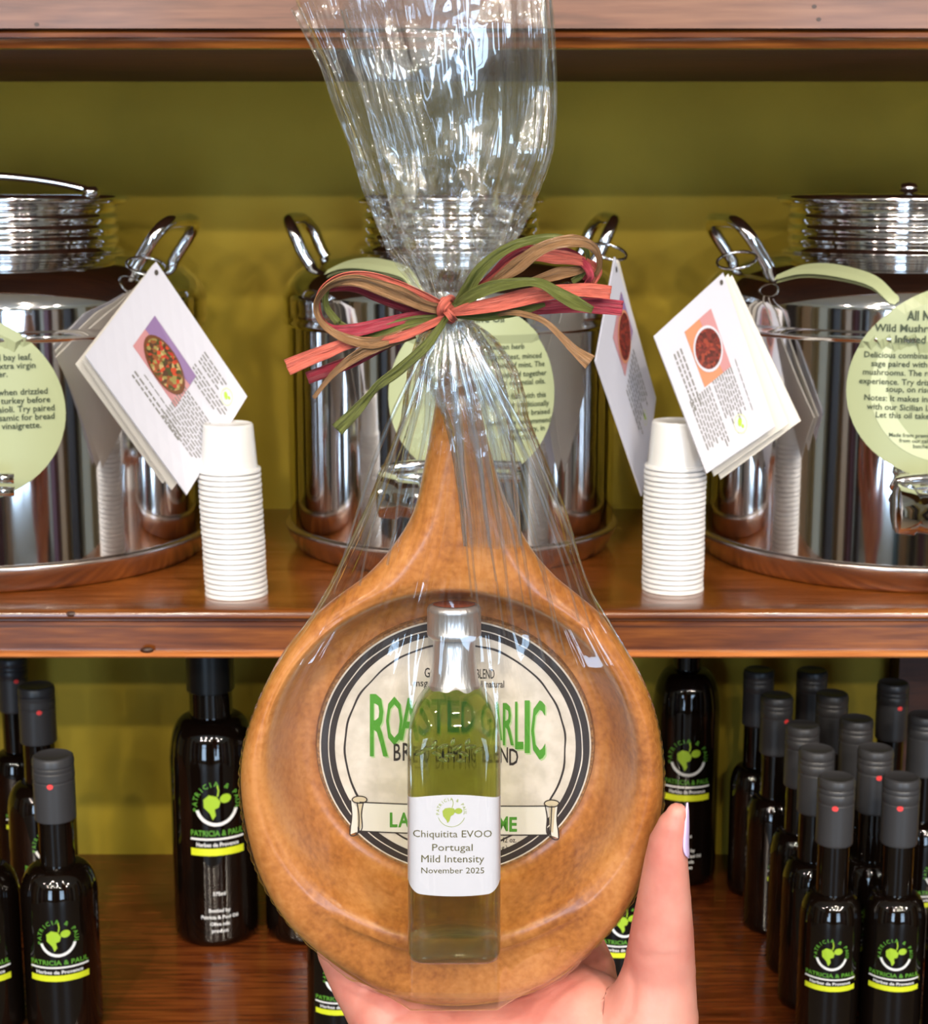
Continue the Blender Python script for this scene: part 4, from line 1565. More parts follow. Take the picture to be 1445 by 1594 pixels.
outward(mesh_obj('olive_oil', vs, fs, M['oil'], bt))
# embossed olive branch on the shoulder
eb = MB()
rr = random.Random(4)
for (ex, ey, ea, el) in [(655, 1172, .5, 9), (668, 1165, .2, 10), (680, 1174, -.4, 9), (690, 1162, .3, 10), (700, 1176, 0, 9), (712, 1164, .5, 10), (722, 1174, -.3, 9), (733, 1163, .2, 9), (745, 1168, .6, 8), (676, 1158, .9, 7), (705, 1155, 1.2, 7), (728, 1155, 1.0, 6), (690, 1183, -.2, 8), (718, 1184, .1, 7)]:
    q = LB(ex, ey, BN + 73 * pxs)
    vs = []
    for i in range(7):
        ph = PI * i / 6
        for k in range(10):
            a = 2 * PI * k / 10
            x = el * math.cos(ph) * pxs
            y = 3.4 * math.sin(ph) * math.cos(a) * pxs
            z = 2.8 * math.sin(ph) * math.sin(a) * pxs
            vs.append(WB(q[0] + x * math.cos(ea) - y * math.sin(ea), q[1] + x * math.sin(ea) + y * math.cos(ea), BN + 72.2 * pxs + z))
    eb.add(vs, [(i * 10 + k, i * 10 + (k + 1) % 10, (i + 1) * 10 + (k + 1) % 10, (i + 1) * 10 + k) for i in range(6) for k in range(10)])
ob = eb.build('embossed_branch', M['glass'], bt)
ob['kind'] = 'stuff'; outward(ob)

# label on the bottle
def bsurf(x, y, e):
    """x in px from the bottle axis, y = w"""
    xx = min(abs(x), 72.6) / 73.2
    nn = 73.2 * (1 - xx ** 7) ** (1 / 7)
    return WB(bot_u + x * pxs, y, BN + nn * pxs + e)


BNF = BN + 73 * pxs
def wl(py):
    return LB(707, py, BNF)[1]


def lbl(px, py):
    return ((LB(px, py, BNF)[0] - bot_u) / pxs, LB(px, py, BNF)[1])


M['label_white'] = principled('white bottle label', (0.48, 0.48, 0.53), 0.4)
vs, fs = [], []
nx, ny = 40, 16
for j in range(ny + 1):
    for i in range(nx + 1):
        x = -72.3 + 144.6 * i / nx
        q = x / 72.3
        top = 1237 + 6.5 * q * q
        botm = 1395 - 6 * q * q - (14 * max(0, (abs(q) - 0.72) / 0.28) ** 2.2)
        py = top + (botm - top) * j / ny
        vs.append(bsurf(x, wl(py), 0.00015))
for j in range(ny):
    for i in range(nx):
        a = j * (nx + 1) + i
        fs.append((a, a + 1, a + nx + 2, a + nx + 1))
lw = mesh_obj('paper_label', vs, fs, M['label_white'], bt)
M['olive_ink'] = principled('olive brown ink', (0.085, 0.075, 0.015), 0.5)
M['olive_green'] = principled('olive green ink', (0.26, 0.33, 0.03), 0.5)
tx = Print()
for s_, x0, x1, yb, hh in (('Chiquitita EVOO', 643, 766, 1303, 11), ('Portugal', 673, 736, 1324, 11), ('Mild Intensity', 656, 754, 1342, 11.5), ('November 2025', 656, 754, 1359, 9.2)):
    tx.text(s_, x0, -yb, hh, width=x1 - x0, bold=0.0)
def lf(e):
    def fn(x, y):
        a, b = lbl(x, -y)
        return bsurf(a, b, e)
    return fn
tx.build('lettering', M['olive_ink'], lf(0.00030), lw, stuff=True)
lg = Print()
cx, cyy = 703, -1265
lg.arc_text('PATRICIA & PAUL', cx, cyy, 19, 190, -10, 5.0, 0.0, 0.95)
lg.ring(cx, cyy, 21.2, 21.9, 200, 340, 30)
lg.poly([(cx - 14, cyy + 3), (cx - 10, cyy + 7), (cx - 3, cyy + 8), (cx + 4, cyy + 7), (cx + 6, cyy + 2), (cx + 3, cyy - 3), (cx - 1, cyy - 5), (cx - 3, cyy - 12), (cx - 6, cyy - 16), (cx - 8, cyy - 11), (cx - 13, cyy - 5)])
lg.ellipse(cx + 11, cyy + 3, 6, 4.5)
lg.band([(cx + 1, cyy + 8), (cx + 3, cyy + 15), (cx + 1, cyy + 22)], 1.0)
lg.build('logo', M['olive_green'], lf(0.00030), lw, stuff=True)

# silver foil neck and cap
M['foil'] = principled('silver foil', (0.62, 0.62, 0.63), 0.33, 0.85)
t = tex_noise(M['foil'], 160, 3, (4, 4, 0.6))
bump(M['foil'], t.outputs['Fac'], 0.35, 0.0008)
def ring_levels(lst, n=96, ribs=None):
    vs, fs = [], []
    for i, (py, r_) in enumerate(lst):
        w_ = wv(py)
        for k in range(n):
            a = 2 * PI * k / n
            q = r_ * pxs
            if ribs and ribs[0] <= i <= ribs[1]:
                q *= 1 + (0.006 if k % 3 == 0 else -0.004)
            dw = 0
            if i == 0 and not ribs:
                dw = 0.0005 * math.sin(5 * a) + 0.0004 * math.sin(9 * a + 1)
            vs.append(WB(bot_u + q * math.cos(a), w_ + dw, BN + q * math.sin(a)))
    for i in range(len(lst) - 1):
        for k in range(n):
            fs.append((i * n + k, i * n + (k + 1) % n, (i + 1) * n + (k + 1) % n, (i + 1) * n + k))
    fs.append(tuple((len(lst) - 1) * n + k for k in range(n)))
    return vs, fs


vs, fs = ring_levels([(1080, 42.5), (1076, 40.5), (1068, 38), (1055, 36), (1035, 34), (1015, 33), (1003, 33), (999, 36)])
fo = outward(mesh_obj('foil_neck', vs, fs, M['foil'], bt))
vs, fs = ring_levels([(1003, 36), (1002.5, 39), (1000, 41.5), (996, 42.5), (993, 42.5), (992, 42), (962, 42), (961, 42.6), (957, 42.6), (954, 41.6), (951, 39), (949.5, 36.5), (949.8, 35.5)], ribs=(4, 6))
cpo = outward(mesh_obj('screw_cap', vs, fs, M['foil'], bt))
M['cap_reflect'] = principled('dish reflection on cap', (0.30, 0.07, 0.03), 0.2)  # reflection of the terracotta, painted as the colour of the cap top
vs = [WB(bot_u + 33.0 * pxs * math.cos(a), wv(949.2), BN + 33.0 * pxs * math.sin(a)) for a in [2 * PI * k / 40 for k in range(40)]]
mesh_obj('cap_reflection', vs, [tuple(range(40))], M['cap_reflect'], cpo, smooth=False)


# ================================================================== CELLOPHANE
def film_mat(name='clear cellophane', f0=0.062, haze=0.012):
    m = bpy.data.materials.new(name)
    m.use_nodes = True
    nt = m.node_tree
    nt.nodes.clear()
    N, Lk = nt.nodes, nt.links
    o = N.new('ShaderNodeOutputMaterial')
    tr = N.new('ShaderNodeBsdfTransparent'); tr.inputs['Color'].default_value = (0.975, 0.98, 0.985, 1)
    gl = N.new('ShaderNodeBsdfGlossy'); gl.inputs['Roughness'].default_value = 0.045; gl.inputs['Color'].default_value = (0.95, 0.98, 1.0, 1)
    # two-sided Schlick reflectance of a thin sheet (both faces reflect)
    lw_ = N.new('ShaderNodeLayerWeight'); lw_.inputs['Blend'].default_value = 0.5
    pw = N.new('ShaderNodeMath'); pw.operation = 'POWER'; pw.inputs[1].default_value = 4.5
    Lk.new(lw_.outputs['Facing'], pw.inputs[0])
    mu = N.new('ShaderNodeMath'); mu.operation = 'MULTIPLY_ADD'; mu.inputs[1].default_value = 0.85; mu.inputs[2].default_value = f0; mu.use_clamp = True
    Lk.new(pw.outputs[0], mu.inputs[0])
    mx = N.new('ShaderNodeMixShader')
    Lk.new(mu.outputs[0], mx.inputs[0]); Lk.new(tr.outputs[0], mx.inputs[1]); Lk.new(gl.outputs[0], mx.inputs[2])
    g2 = N.new('ShaderNodeBsdfGlossy'); g2.inputs['Roughness'].default_value = 0.38; g2.inputs['Color'].default_value = (0.92, 0.96, 1.0, 1)
    m2 = N.new('ShaderNodeMixShader'); m2.inputs[0].default_value = haze
    Lk.new(mx.outputs[0], m2.inputs[1]); Lk.new(g2.outputs[0], m2.inputs[2])
    mx = m2
    Lk.new(mx.outputs[0], o.inputs['Surface'])
    return m


M['film'] = film_mat()
M['film_fan'] = film_mat('gathered cellophane', 0.115, 0.035)


def ridged(P_, freqs, seed):
    """piecewise planar crumple field: sum of folded waves in random directions; P_ (N,2) in metres"""
    r_ = np.random.default_rng(seed)
    out = np.zeros(len(P_))
    for (f, a, anis) in freqs:
        for _ in range(4):
            th = r_.uniform(0, PI)
            d = np.array([math.cos(th), math.sin(th) * anis])
            wob = 0.9 * np.sin(P_[:, 0] * f * 0.3 + r_.uniform(0, 6)) + 0.9 * np.sin(P_[:, 1] * f * 0.3 + r_.uniform(0, 6))
            x = (P_ @ d) * f + wob + r_.uniform(0, 6)
            out += a * (np.abs((x / PI) % 2 - 1) * 2 - 1) / 4
    return out


def folds_profile(seed, n, sharp=0.5):
    """random zigzag over 0..2pi with n creases"""
    r_ = np.random.default_rng(seed)
    xs = np.sort(r_.uniform(0, 2 * PI, n))
    ys = np.where(np.arange(n) % 2, 1, -1) * r_.uniform(0.3, 1, n)
    xs = np.concatenate([xs - 2 * PI, xs, xs + 2 * PI])
    ys = np.tile(ys, 3)
    # fine resample with rounded crests so that each fold carries a highlight line
    g = np.linspace(-0.6, 2 * PI + 0.6, 6000)
    y = np.interp(g, xs, ys)
    kk = max(3, int(6000 / n / 5))
    y = np.convolve(np.pad(y, kk, mode='edge'), np.ones(kk) / kk, 'same')[kk:-kk]
    return lambda t: np.interp(np.mod(t, 2 * PI), g, y)


film = empty('cellophane_wrap', W3(*L(704, 1556, -0.03)))
tag(film, 'clear crinkled cellophane wrapped round the dish and fanned out above the bow', 'wrapping')


def film_grid(name, rows, NT, off_fn, thick_fn, seed, mat='film'):
    """rows: list of (py, xl, xr); closed tube; off_fn(row index 0..1, theta array, pts) -> radial displacement"""
    rows = [np.array(r_, float) for r_ in rows]
    dense = spline(rows, 12)
    # monotone resample
    H_ = len(dense)
    th = np.linspace(0, 2 * PI, NT, endpoint=False)
    V = np.zeros((H_, NT, 3))
    for i, (py, xl, xr) in enumerate(dense):
        v = i / (H_ - 1)
        tf, tb = thick_fn(py)
        hw = (xr - xl) / 2
        cx = (xr + xl) / 2
        ns = (tf + tb) / 2 if py < 900 else float(np.interp(py, [900, 1020], [(tf + tb) / 2, -0.009]))
        a = L(cx - hw, py, ns)
        b = L(cx + hw, py, ns)
        u = (a[0] + b[0]) / 2 + (b[0] - a[0]) / 2 * np.cos(th)
        cs_, sn = np.cos(th), np.sin(th)
        e = float(np.interp(py, [470, 700, 930, 1020], [1.35, 0.9, 0.6, 0.36]))
        eb = float(np.interp(py, [470, 700, 930, 1020], [1.35, 0.9, 0.8, 1.0]))
        n_ = np.where(sn > 0, ns + (tf - ns) * np.abs(sn) ** e, ns + (tb - ns) * np.abs(sn) ** eb)
        ww = a[1]
        V[i, :, 0] = u
        V[i, :, 1] = ww if np.isscalar(ww) else ww
        V[i, :, 2] = n_
    D, DU, DW = off_fn(V, th, dense)
    V[:, :, 2] += D * 1.0
    V[:, :, 0] += DU
    V[:, :, 1] += DW
    vs = (PO + V[..., 0:1] * PU + V[..., 1:2] * PW + V[..., 2:3] * PN).reshape(-1, 3)
    fs = []
    for i in range(H_ - 1):
        for k in range(NT):
            k2 = (k + 1) % NT
            fs.append((i * NT + k, i * NT + k2, (i + 1) * NT + k2, (i + 1) * NT + k))
    return mesh_obj(name, vs, fs, M[mat], film, smooth=True)


# --- upper fan
fan_rows = [(486, 674, 722), (470, 668, 733), (450, 648, 748), (425, 630, 768), (400, 612, 787), (370, 598, 803), (330, 580, 823), (280, 562, 843), (225, 545, 859), (150, 517, 864), (80, 493, 861), (15, 472, 857), (-40, 456, 852)]
fp1, fp2, fp3 = folds_profile(3, 34), folds_profile(9, 80), folds_profile(13, 16)


def fan_off(V, th, dense):
    H_, NT = V.shape[:2]
    v = np.linspace(0, 1, H_)[:, None]
    py = np.array([d[0] for d in dense])[:, None]
    hw = np.array([(d[2] - d[1]) / 2 for d in dense])[:, None] * PXM
    Tw = th[None, :] + 0.25 * v * np.sin(2 * th)[None, :]
    sn = np.abs(np.sin(th))[None, :]
    big = fp3(Tw.ravel()).reshape(H_, NT)
    mid = fp1((Tw + 0.05 * np.sin(9 * v)).ravel()).reshape(H_, NT)
    fine = fp2(Tw.ravel()).reshape(H_, NT)
    P_ = V[..., [0, 1]].reshape(-1, 2) * 1.0
    side = np.where(np.sin(th) > 0, 0.0, 0.37)[None, :] * np.ones((H_, 1))
    P2 = np.stack([P_[:, 0] + side.ravel(), P_[:, 1] + side.ravel() * 0.5], 1)
    cr = ridged(P2, [(70, 0.013, 0.8), (190, 0.0050, 0.8), (520, 0.0007, 0.7)], 5).reshape(H_, NT)
    low = np.clip(1.25 - np.abs(py - 370) / 120, 0, 1)
    cr2 = ridged(P2, [(300, 0.0040, 1), (700, 0.0022, 1), (1300, 0.0009, 1)], 8).reshape(H_, NT)
    k = np.clip(hw / 0.02, 0.1, 1)
    D = k * (0.0050 * big * (0.6 + 0.4 * v) + 0.0022 * mid + 0.0009 * fine * (1 - v * 0.6)) * (0.15 + 0.85 * sn) + cr * (0.25 + 0.75 * v) * k + cr2 * low * 2.2
    DU = 0.0010 * fine * (1 - sn) + 0.0006 * mid
    # ragged open top: the left corner is lower
    DW = np.zeros_like(D)
    top = np.clip((v - 0.8) / 0.2, 0, 1)
    left = np.clip((-np.cos(th) - 0.75) / 0.25, 0, 1)[None, :]
    DW = -top * left * 0.011
    return D, DU, DW


def fan_thick(py):
    t_ = np.interp(py, [-40, 150, 300, 400, 450, 486], [0.030, 0.030, 0.022, 0.014, 0.009, 0.0065])
    return 0.001 + t_ * 0.75, 0.001 - t_ * 0.75


film_grid('fan_sheet', fan_rows, 420, fan_off, fan_thick, 1, 'film_fan')
# a second, inner layer of the gathered sheet
fan_rows2 = [(486, 680, 716), (450, 662, 738), (400, 640, 772), (330, 612, 800), (225, 585, 838), (100, 556, 850), (-40, 530, 845)]
fp1, fp2, fp3 = folds_profile(23, 28), folds_profile(29, 60), folds_profile(33, 12)


def fan_thick2(py):
    a, b = fan_thick(py)
    return a * 0.55, b * 0.55


film_grid('inner_fan_sheet', fan_rows2, 300, fan_off, fan_thick2, 1, 'film_fan')

# --- skirt over the dish
sk = [(484, 674, 722), (500, 668, 735), (520, 655, 762), (545, 645, 783), (575, 638, 803), (615, 632, 815), (650, 627, 822), (690, 613, 838), (730, 596, 854), (800, 566, 882), (870, 533, 902), (920, 508, 920), (970, 477, 950)]
outpx = np.array([(px, py) for px, py in OUT], float)


def out_lr(py):
    xs_ = []
    n_ = len(outpx)
    for i in range(n_):
        a, b = outpx[i], outpx[(i + 1) % n_]
        if (a[1] - py) * (b[1] - py) <= 0 and a[1] != b[1]:
            xs_.append(a[0] + (b[0] - a[0]) * (py - a[1]) / (b[1] - a[1]))
    return min(xs_), max(xs_)


for py in (1010, 1060, 1110, 1160, 1210, 1260, 1310, 1360, 1405, 1440, 1475, 1505, 1530, 1546, 1556):
    a, b = out_lr(min(py, 1555))
    sk.append((py + (2 if py > 1500 else 0), a - 1.2, b + 1.2))
sk.append((1562, 690, 722))
fq1, fq2, fq3 = folds_profile(41, 46), folds_profile(43, 110), folds_profile(47, 20)


def sk_off(V, th, dense):
    H_, NT = V.shape[:2]
    py = np.array([d[0] for d in dense])[:, None]
    v = np.clip((py - 484) / 500, 0, 1)
    sn = np.abs(np.sin(th))[None, :]
    fr_ = (np.sin(th) > 0)[None, :]
    amp = np.interp(py, [484, 540, 700, 900, 985, 1030, 1600], [0.6, 1.0, 1.0, 0.65, 0.25, 0.0, 0.0])
    fineamp = np.interp(py, [484, 560, 800, 1000, 1100, 1600], [1.0, 1.0, 0.7, 0.35, 0.06, 0.06])
    Tt = th[None, :] * np.ones((H_, 1))
    big = fq3(Tt.ravel()).reshape(H_, NT)
    mid = fq1(Tt.ravel()).reshape(H_, NT)
    fine = fq2((Tt + 0.01 * np.sin(py / 40)).ravel()).reshape(H_, NT)
    P_ = V[..., [0, 1]].reshape(-1, 2)
    side = (np.where(np.sin(th) > 0, 0.0, 0.37)[None, :] * np.ones((H_, 1))).ravel()
    P2 = np.stack([P_[:, 0] + side, P_[:, 1] * 0.35 + side], 1)
    cr = ridged(P2, [(140, 0.0020, 1), (420, 0.0009, 1)], 15).reshape(H_, NT)
    P3 = np.stack([P_[:, 0] + side, P_[:, 1]], 1)
    knot = np.clip(1.1 - (py - 484) / 200, 0, 1)
    cr2 = ridged(P3, [(400, 0.0028, 1), (900, 0.0016, 1), (1500, 0.0007, 1)], 18).reshape(H_, NT)
    flat = ridged(P3, [(60, 0.0005, 1), (170, 0.00022, 1)], 21).reshape(H_, NT)
    D = amp * (0.0028 * big + 0.0022 * mid) * (0.1 + 0.9 * sn) + 0.0009 * fine * fineamp * sn + cr * amp + cr2 * knot * 2.0 + flat
    # the sheet is pushed out by the bottle standing in the dish
    bulge = np.interp(py, [880, 960, 1000, 1130, 1300, 1470, 1494, 1508, 1524], [0.0, 0.004, 0.006, 0.0115, 0.017, 0.0240, 0.0235, 0.010, 0.0])
    du_ = np.abs(V[..., 0] - L(707, 1300)[0])
    D += np.where(fr_, bulge * np.clip(1 - (du_ - 0.0155) / 0.030, 0, 1) ** 1.5 * np.ones_like(D), 0) * np.where(du_ < 0.016, 1, 1)
    DU = 0.0007 * fine * fineamp * (1 - sn) * 2
    # rim crimps
    rimf = np.clip((py - 1040) / 40, 0, 1) * (1 - sn) ** 1.5
    DU += rimf * 0.00025 * np.sign(np.sin(py / 2.6)) * np.cos(th)[None, :]
    return D, DU, np.zeros_like(D)


def sk_thick(py):
    f = np.interp(py, [484, 520, 600, 700, 850, 925, 960, 1100, 1400, 1500, 1535, 1556, 1562], [0.0062, 0.009, 0.0145, 0.0135, 0.011, 0.0075, 0.005, 0.0035, 0.0035, 0.0032, 0.0, -0.010, -0.014])
    b = np.interp(py, [484, 520, 600, 700, 850, 960, 1060, 1200, 1400, 1500, 1556, 1562], [-0.0062, -0.009, -0.020, -0.024, -0.026, -0.028, -0.039, -0.041, -0.040, -0.034, -0.026, -0.020])
    return f, b


film_grid('skirt_sheet', sk, 460, sk_off, sk_thick, 2)
# the gathered inner folds just under the knot
sk2 = [(484, 678, 718), (510, 668, 742), (545, 660, 765), (590, 664, 782), (640, 690, 794), (700, 706, 800), (770, 716, 806), (850, 724, 812)]
fq1, fq2, fq3 = folds_profile(61, 30), folds_profile(63, 70), folds_profile(67, 14)


def sk_thick3(py):
    f, b = sk_thick(py)
    return f * 0.93, f * 0.35 if py > 560 else b * 0.4


film_grid('inner_fold_sheet', sk2, 260, sk_off, sk_thick3, 2, 'film_fan')
fq1, fq2, fq3 = folds_profile(71, 30), folds_profile(73, 70), folds_profile(77, 14)
film_grid('inner_fold_sheet', [(484, 682, 712), (520, 664, 738), (560, 655, 752), (600, 650, 758), (632, 644, 764)], 220, sk_off, sk_thick3, 2)


# tight pleats running out from the knot
M['film_pleat'] = film_mat('pleated cellophane', 0.17, 0.03)
pl = MB()
rp_ = random.Random(12)
ends = [(520, 925, 6), (560, 912, 7), (603, 880, 9), (640, 800, 8), (668, 700, 7), (690, 640, 9), (712, 690, 8), (724, 790, 10), (735, 930, 7), (748, 968, 8), (762, 850, 9), (772, 905, 6), (786, 990, 7), (806, 1015, 8),
        (826, 1002, 6), (848, 1030, 8), (868, 1000, 7), (880, 1020, 5), (902, 968, 8), (921, 985, 6), (938, 968, 5), (840, 820, 7), (815, 700, 7), (800, 640, 6), (650, 610, 6)]
for (ex, ey, wd) in ends:
    sx0 = 697 + (ex - 700) * 0.10 + rp_.uniform(-6, 6)
    P3 = []
    for k in range(7):
        q = k / 6
        x = sx0 + (ex - sx0) * (q + 0.22 * math.sin(PI * q) * (0.35 if abs(ex - 700) > 60 else 0.1)) + rp_.uniform(-3, 3) * (k not in (0, 6))
        y = 500 + (ey - 500) * q
        f_, b_ = sk_thick(y)
        P3.append(L(x, y, f_ * (0.92 - 0.25 * abs(x - 712) / 200) + 0.0006))
    c = spline(P3, 8)
    m_ = len(c)
    vs = []
    NP2 = 10
    for i in range(m_):
        t_ = c[min(i + 1, m_ - 1)] - c[max(i - 1, 0)]
        t_ = t_ / np.linalg.norm(t_)
        side = np.cross(t_, [0, 0, 1.0]); side /= np.linalg.norm(side)
        up = np.cross(side, t_)
        q = i / (m_ - 1)
        w_ = wd * PXM * (0.35 + 0.65 * math.sin(PI * min(q * 1.15 + 0.08, 1))) * 0.5 + 0.0001
        for k in range(NP2):
            a = 2 * PI * k / NP2
            vs.append(W3(*(c[i] + side * w_ * math.cos(a) + up * w_ * 0.55 * math.sin(a))))
    pl.add(vs, [(i * NP2 + k, i * NP2 + (k + 1) % NP2, (i + 1) * NP2 + (k + 1) % NP2, (i + 1) * NP2 + k) for i in range(m_ - 1) for k in range(NP2)])
po = pl.build('pleats', M['film_pleat'], film)
po['kind'] = 'stuff'


# ================================================================== RAFFIA BOW
def raffia(name, col, rough=0.5, sheen=0.0):
    m = principled(name, col, rough)
    n, l, b = nodes(m)
    tc = n.new('ShaderNodeTexCoord')
    mp = n.new('ShaderNodeMapping'); mp.inputs['Scale'].default_value = (14, 1.2, 1)
    t1 = n.new('ShaderNodeTexNoise'); t1.inputs['Scale'].default_value = 1.0; t1.inputs['Detail'].default_value = 5; t1.inputs['Roughness'].default_value = 0.7
    l.new(tc.outputs['UV'], mp.inputs['Vector']); l.new(mp.outputs['Vector'], t1.inputs['Vector'])
    c = np.array(col)
    r = ramp(m, t1.outputs['Fac'], [(0.25, tuple(c * 0.32)), (0.5, tuple(c)), (0.75, tuple(np.minimum(c * 1.35 + 0.04, 1)))])
    l.new(r.outputs['Color'], b.inputs['Base Color'])
    bump(m, t1.outputs['Fac'], 1.0, 0.0012)
    return m


M['coral'] = raffia('coral raffia', (0.68, 0.15, 0.105))
M['moss'] = raffia('moss green raffia', (0.13, 0.15, 0.028))
M['wine'] = raffia('burgundy raffia', (0.23, 0.012, 0.03))
M['rasp'] = raffia('raspberry raffia', (0.40, 0.035, 0.065))
M['gold'] = raffia('golden brown raffia', (0.33, 0.18, 0.085), 0.25)

bow = empty('raffia_bow', W3(*L(697, 483, 0.0)))
tag(bow, 'raffia bow in coral, moss green, burgundy and gold tied round the cellophane', 'bow')


def strand(name, col, pts, wd, n0, tw=(0, 0), parent=None, thick=0.00035, cup=0.35):
    """pts in the enlarged crop (zx, zy[, n mm]); wd widths px; tw twist angles start-end"""
    P3 = []
    for q in pts:
        nn = q[2] * 0.001 if len(q) > 2 else n0
        P3.append(L(430 + q[0] / 2.58, 340 + q[1] / 2.58, nn))
    c = spline(P3, 9)
    m = len(c)
    ws = np.interp(np.linspace(0, 1, m), np.linspace(0, 1, len(wd)), wd) * PXM * 0.92
    tws = np.interp(np.linspace(0, 1, m), np.linspace(0, 1, len(tw)), tw)
    K = 9
    seed = rng.integers(0, 1000)
    r_ = np.random.default_rng(seed)
    ple = r_.uniform(-1, 1, K) * 0.24
    vs, uv = [], []
    acc = 0
    for sgn in (1, -1):
        acc = 0
        for i in range(m):
            t_ = c[min(i + 1, m - 1)] - c[max(i - 1, 0)]
            t_ = t_ / (np.linalg.norm(t_) + 1e-12)
            if i:
                acc += np.linalg.norm(c[i] - c[i - 1])
            side = np.cross(t_, [0, 0, 1.0])
            side /= np.linalg.norm(side) + 1e-12
            up = np.cross(side, t_)
            a = tws[i]
            s2 = side * math.cos(a) + up * math.sin(a)
            u2 = np.cross(s2, t_)
            for k in range(K):
                x = (k / (K - 1) - 0.5)
                z = (cup * (0.25 - x * x) + ple[k] * (0.6 + 0.4 * math.sin(i * 0.35 + k))) * ws[i] + sgn * thick * 0.5
                p = c[i] + s2 * x * ws[i] - u2 * z
                vs.append(W3(*p))
                uv.append((k / (K - 1), acc / 0.01 + seed))
    fs = []
    o_ = m * K
    for i in range(m - 1):
        for k in range(K - 1):
            a = i * K + k
            fs.append((a, a + 1, a + K + 1, a + K))
            fs.append((o_ + a, o_ + a + K, o_ + a + K + 1, o_ + a + 1))
        for k in (0, K - 1):
            a = i * K + k
            fs.append((a, a + K, o_ + a + K, o_ + a))
    for i in (0, m - 1):
        for k in range(K - 1):
            a = i * K + k
            fs.append((a, a + 1, o_ + a + 1, o_ + a))
    return mesh_obj(name, vs, fs, M[col], parent or bow, uvs=uv)


# left loops
strand('loop', 'coral', [(690, 370, 11), (600, 322, 16), (500, 278, 20), (400, 242, 22), (320, 230, 22), (250, 240, 21), (195, 275, 18), (168, 330, 14), (178, 395, 12), (215, 440, 14)], [16, 18, 18, 15, 13, 11, 9, 8], 0.012, (0.1, 0.3, 0.9, 0.4))
strand('loop', 'moss', [(690, 372, 10), (560, 330, 13), (430, 275, 17), (320, 240, 19), (240, 250, 18), (200, 300, 15), (205, 360, 14), (250, 420, 14)], [12, 14, 12, 10, 10, 12], 0.012, (0, 0.2, 0.8, 0.2))
strand('loop', 'gold', [(690, 368, 12), (600, 352, 18), (500, 308, 23), (400, 272, 26), (310, 250, 26), (235, 262, 24), (185, 300, 21), (160, 350, 18), (178, 410, 18), (225, 455, 20), (300, 488, 22), (390, 500, 22), (480, 475, 19), (580, 425, 16), (690, 372, 12)],
       [13, 17, 24, 21, 18, 15, 10, 9, 9, 11, 15, 17, 15, 11, 9], 0.016, (0.1, 0.2, 0.9, 0.5, 0.1, 0.0))
strand('loop', 'wine', [(690, 374, 9), (580, 378, 11), (480, 348, 13), (400, 318, 14), (330, 290, 15), (250, 285, 15), (180, 300, 14), (165, 360, 13), (195, 425, 14)], [11, 14, 15, 12, 9, 7, 7, 9], 0.01, (0, 0.2, 0.5, 0.8))
strand('loop', 'rasp', [(195, 425, 16), (240, 450, 19), (320, 448, 20), (420, 425, 19), (520, 400, 17), (600, 385, 15), (690, 372, 11)], [8, 17, 20, 18, 15, 12, 9], 0.014, (0.3, 0.0))
strand('loop', 'moss', [(250, 420, 13), (320, 460, 16), (400, 462, 18), (480, 432, 18), (560, 412, 17), (640, 400, 14), (695, 376, 11)], [10, 13, 15, 18, 16, 12, 9], 0.014, (0.2, 0.0))
# left tails
strand('tail', 'coral', [(700, 385, 12), (620, 425, 17), (520, 468, 20), (430, 492, 20), (300, 500, 19), (200, 535, 20), (110, 570, 22), (44, 598, 24)], [9, 12, 14, 12, 17, 22, 24, 25], 0.016, (0, 0.1, 0))
strand('tail', 'wine', [(640, 430, 12), (540, 465, 14), (440, 510, 15), (340, 560, 16), (240, 600, 18), (125, 642, 20)], [8, 11, 14, 18, 20, 19], 0.014, (0, 0.2, 0))
strand('tail', 'gold', [(560, 470, 14), (460, 500, 18), (390, 520, 21), (310, 562, 22), (240, 615, 23), (190, 670, 24), (150, 722, 25)], [9, 13, 19, 17, 10, 7, 6], 0.018, (0, 0.4, 0.1))
strand('tail', 'moss', [(695, 385, 13), (650, 450, 18), (590, 525, 21), (500, 605, 23), (420, 665, 24), (370, 718, 24), (310, 785, 25), (245, 850, 26)], [8, 12, 17, 18, 17, 14, 20, 22], 0.02, (0, 0.15, 0.5, 0))
# right loops
strand('loop', 'moss', [(715, 350, 12), (760, 300, 16), (810, 220, 20), (870, 160, 22), (950, 110, 23), (1040, 84, 23), (1130, 78, 22), (1200, 95, 20), (1245, 125, 18), (1252, 180, 16), (1225, 230, 16), (1190, 255, 17)],
       [10, 20, 19, 16, 14, 13, 13, 11, 10, 9, 13, 10], 0.016, (0.1, 0.0, 0.2, 0.6, 0.9, 0.3))
strand('loop', 'wine', [(705, 365, 10), (790, 305, 12), (860, 245, 14), (930, 175, 16), (1000, 135, 17), (1080, 135, 17), (1160, 135, 16), (1220, 160, 15), (1260, 205, 15), (1240, 250, 15)],
       [10, 15, 16, 19, 18, 17, 14, 11, 12, 9], 0.012, (0.1, 0.2, 0.5, 0.7))
strand('loop', 'coral', [(800, 290, 14), (880, 235, 17), (950, 180, 19), (1030, 150, 20), (1120, 155, 20), (1200, 165, 19), (1260, 185, 17), (1293, 215, 15), (1275, 262, 15)],
       [8, 10, 12, 16, 21, 17, 13, 14, 10], 0.014, (0.1, 0.2, 0.5, 0.8))
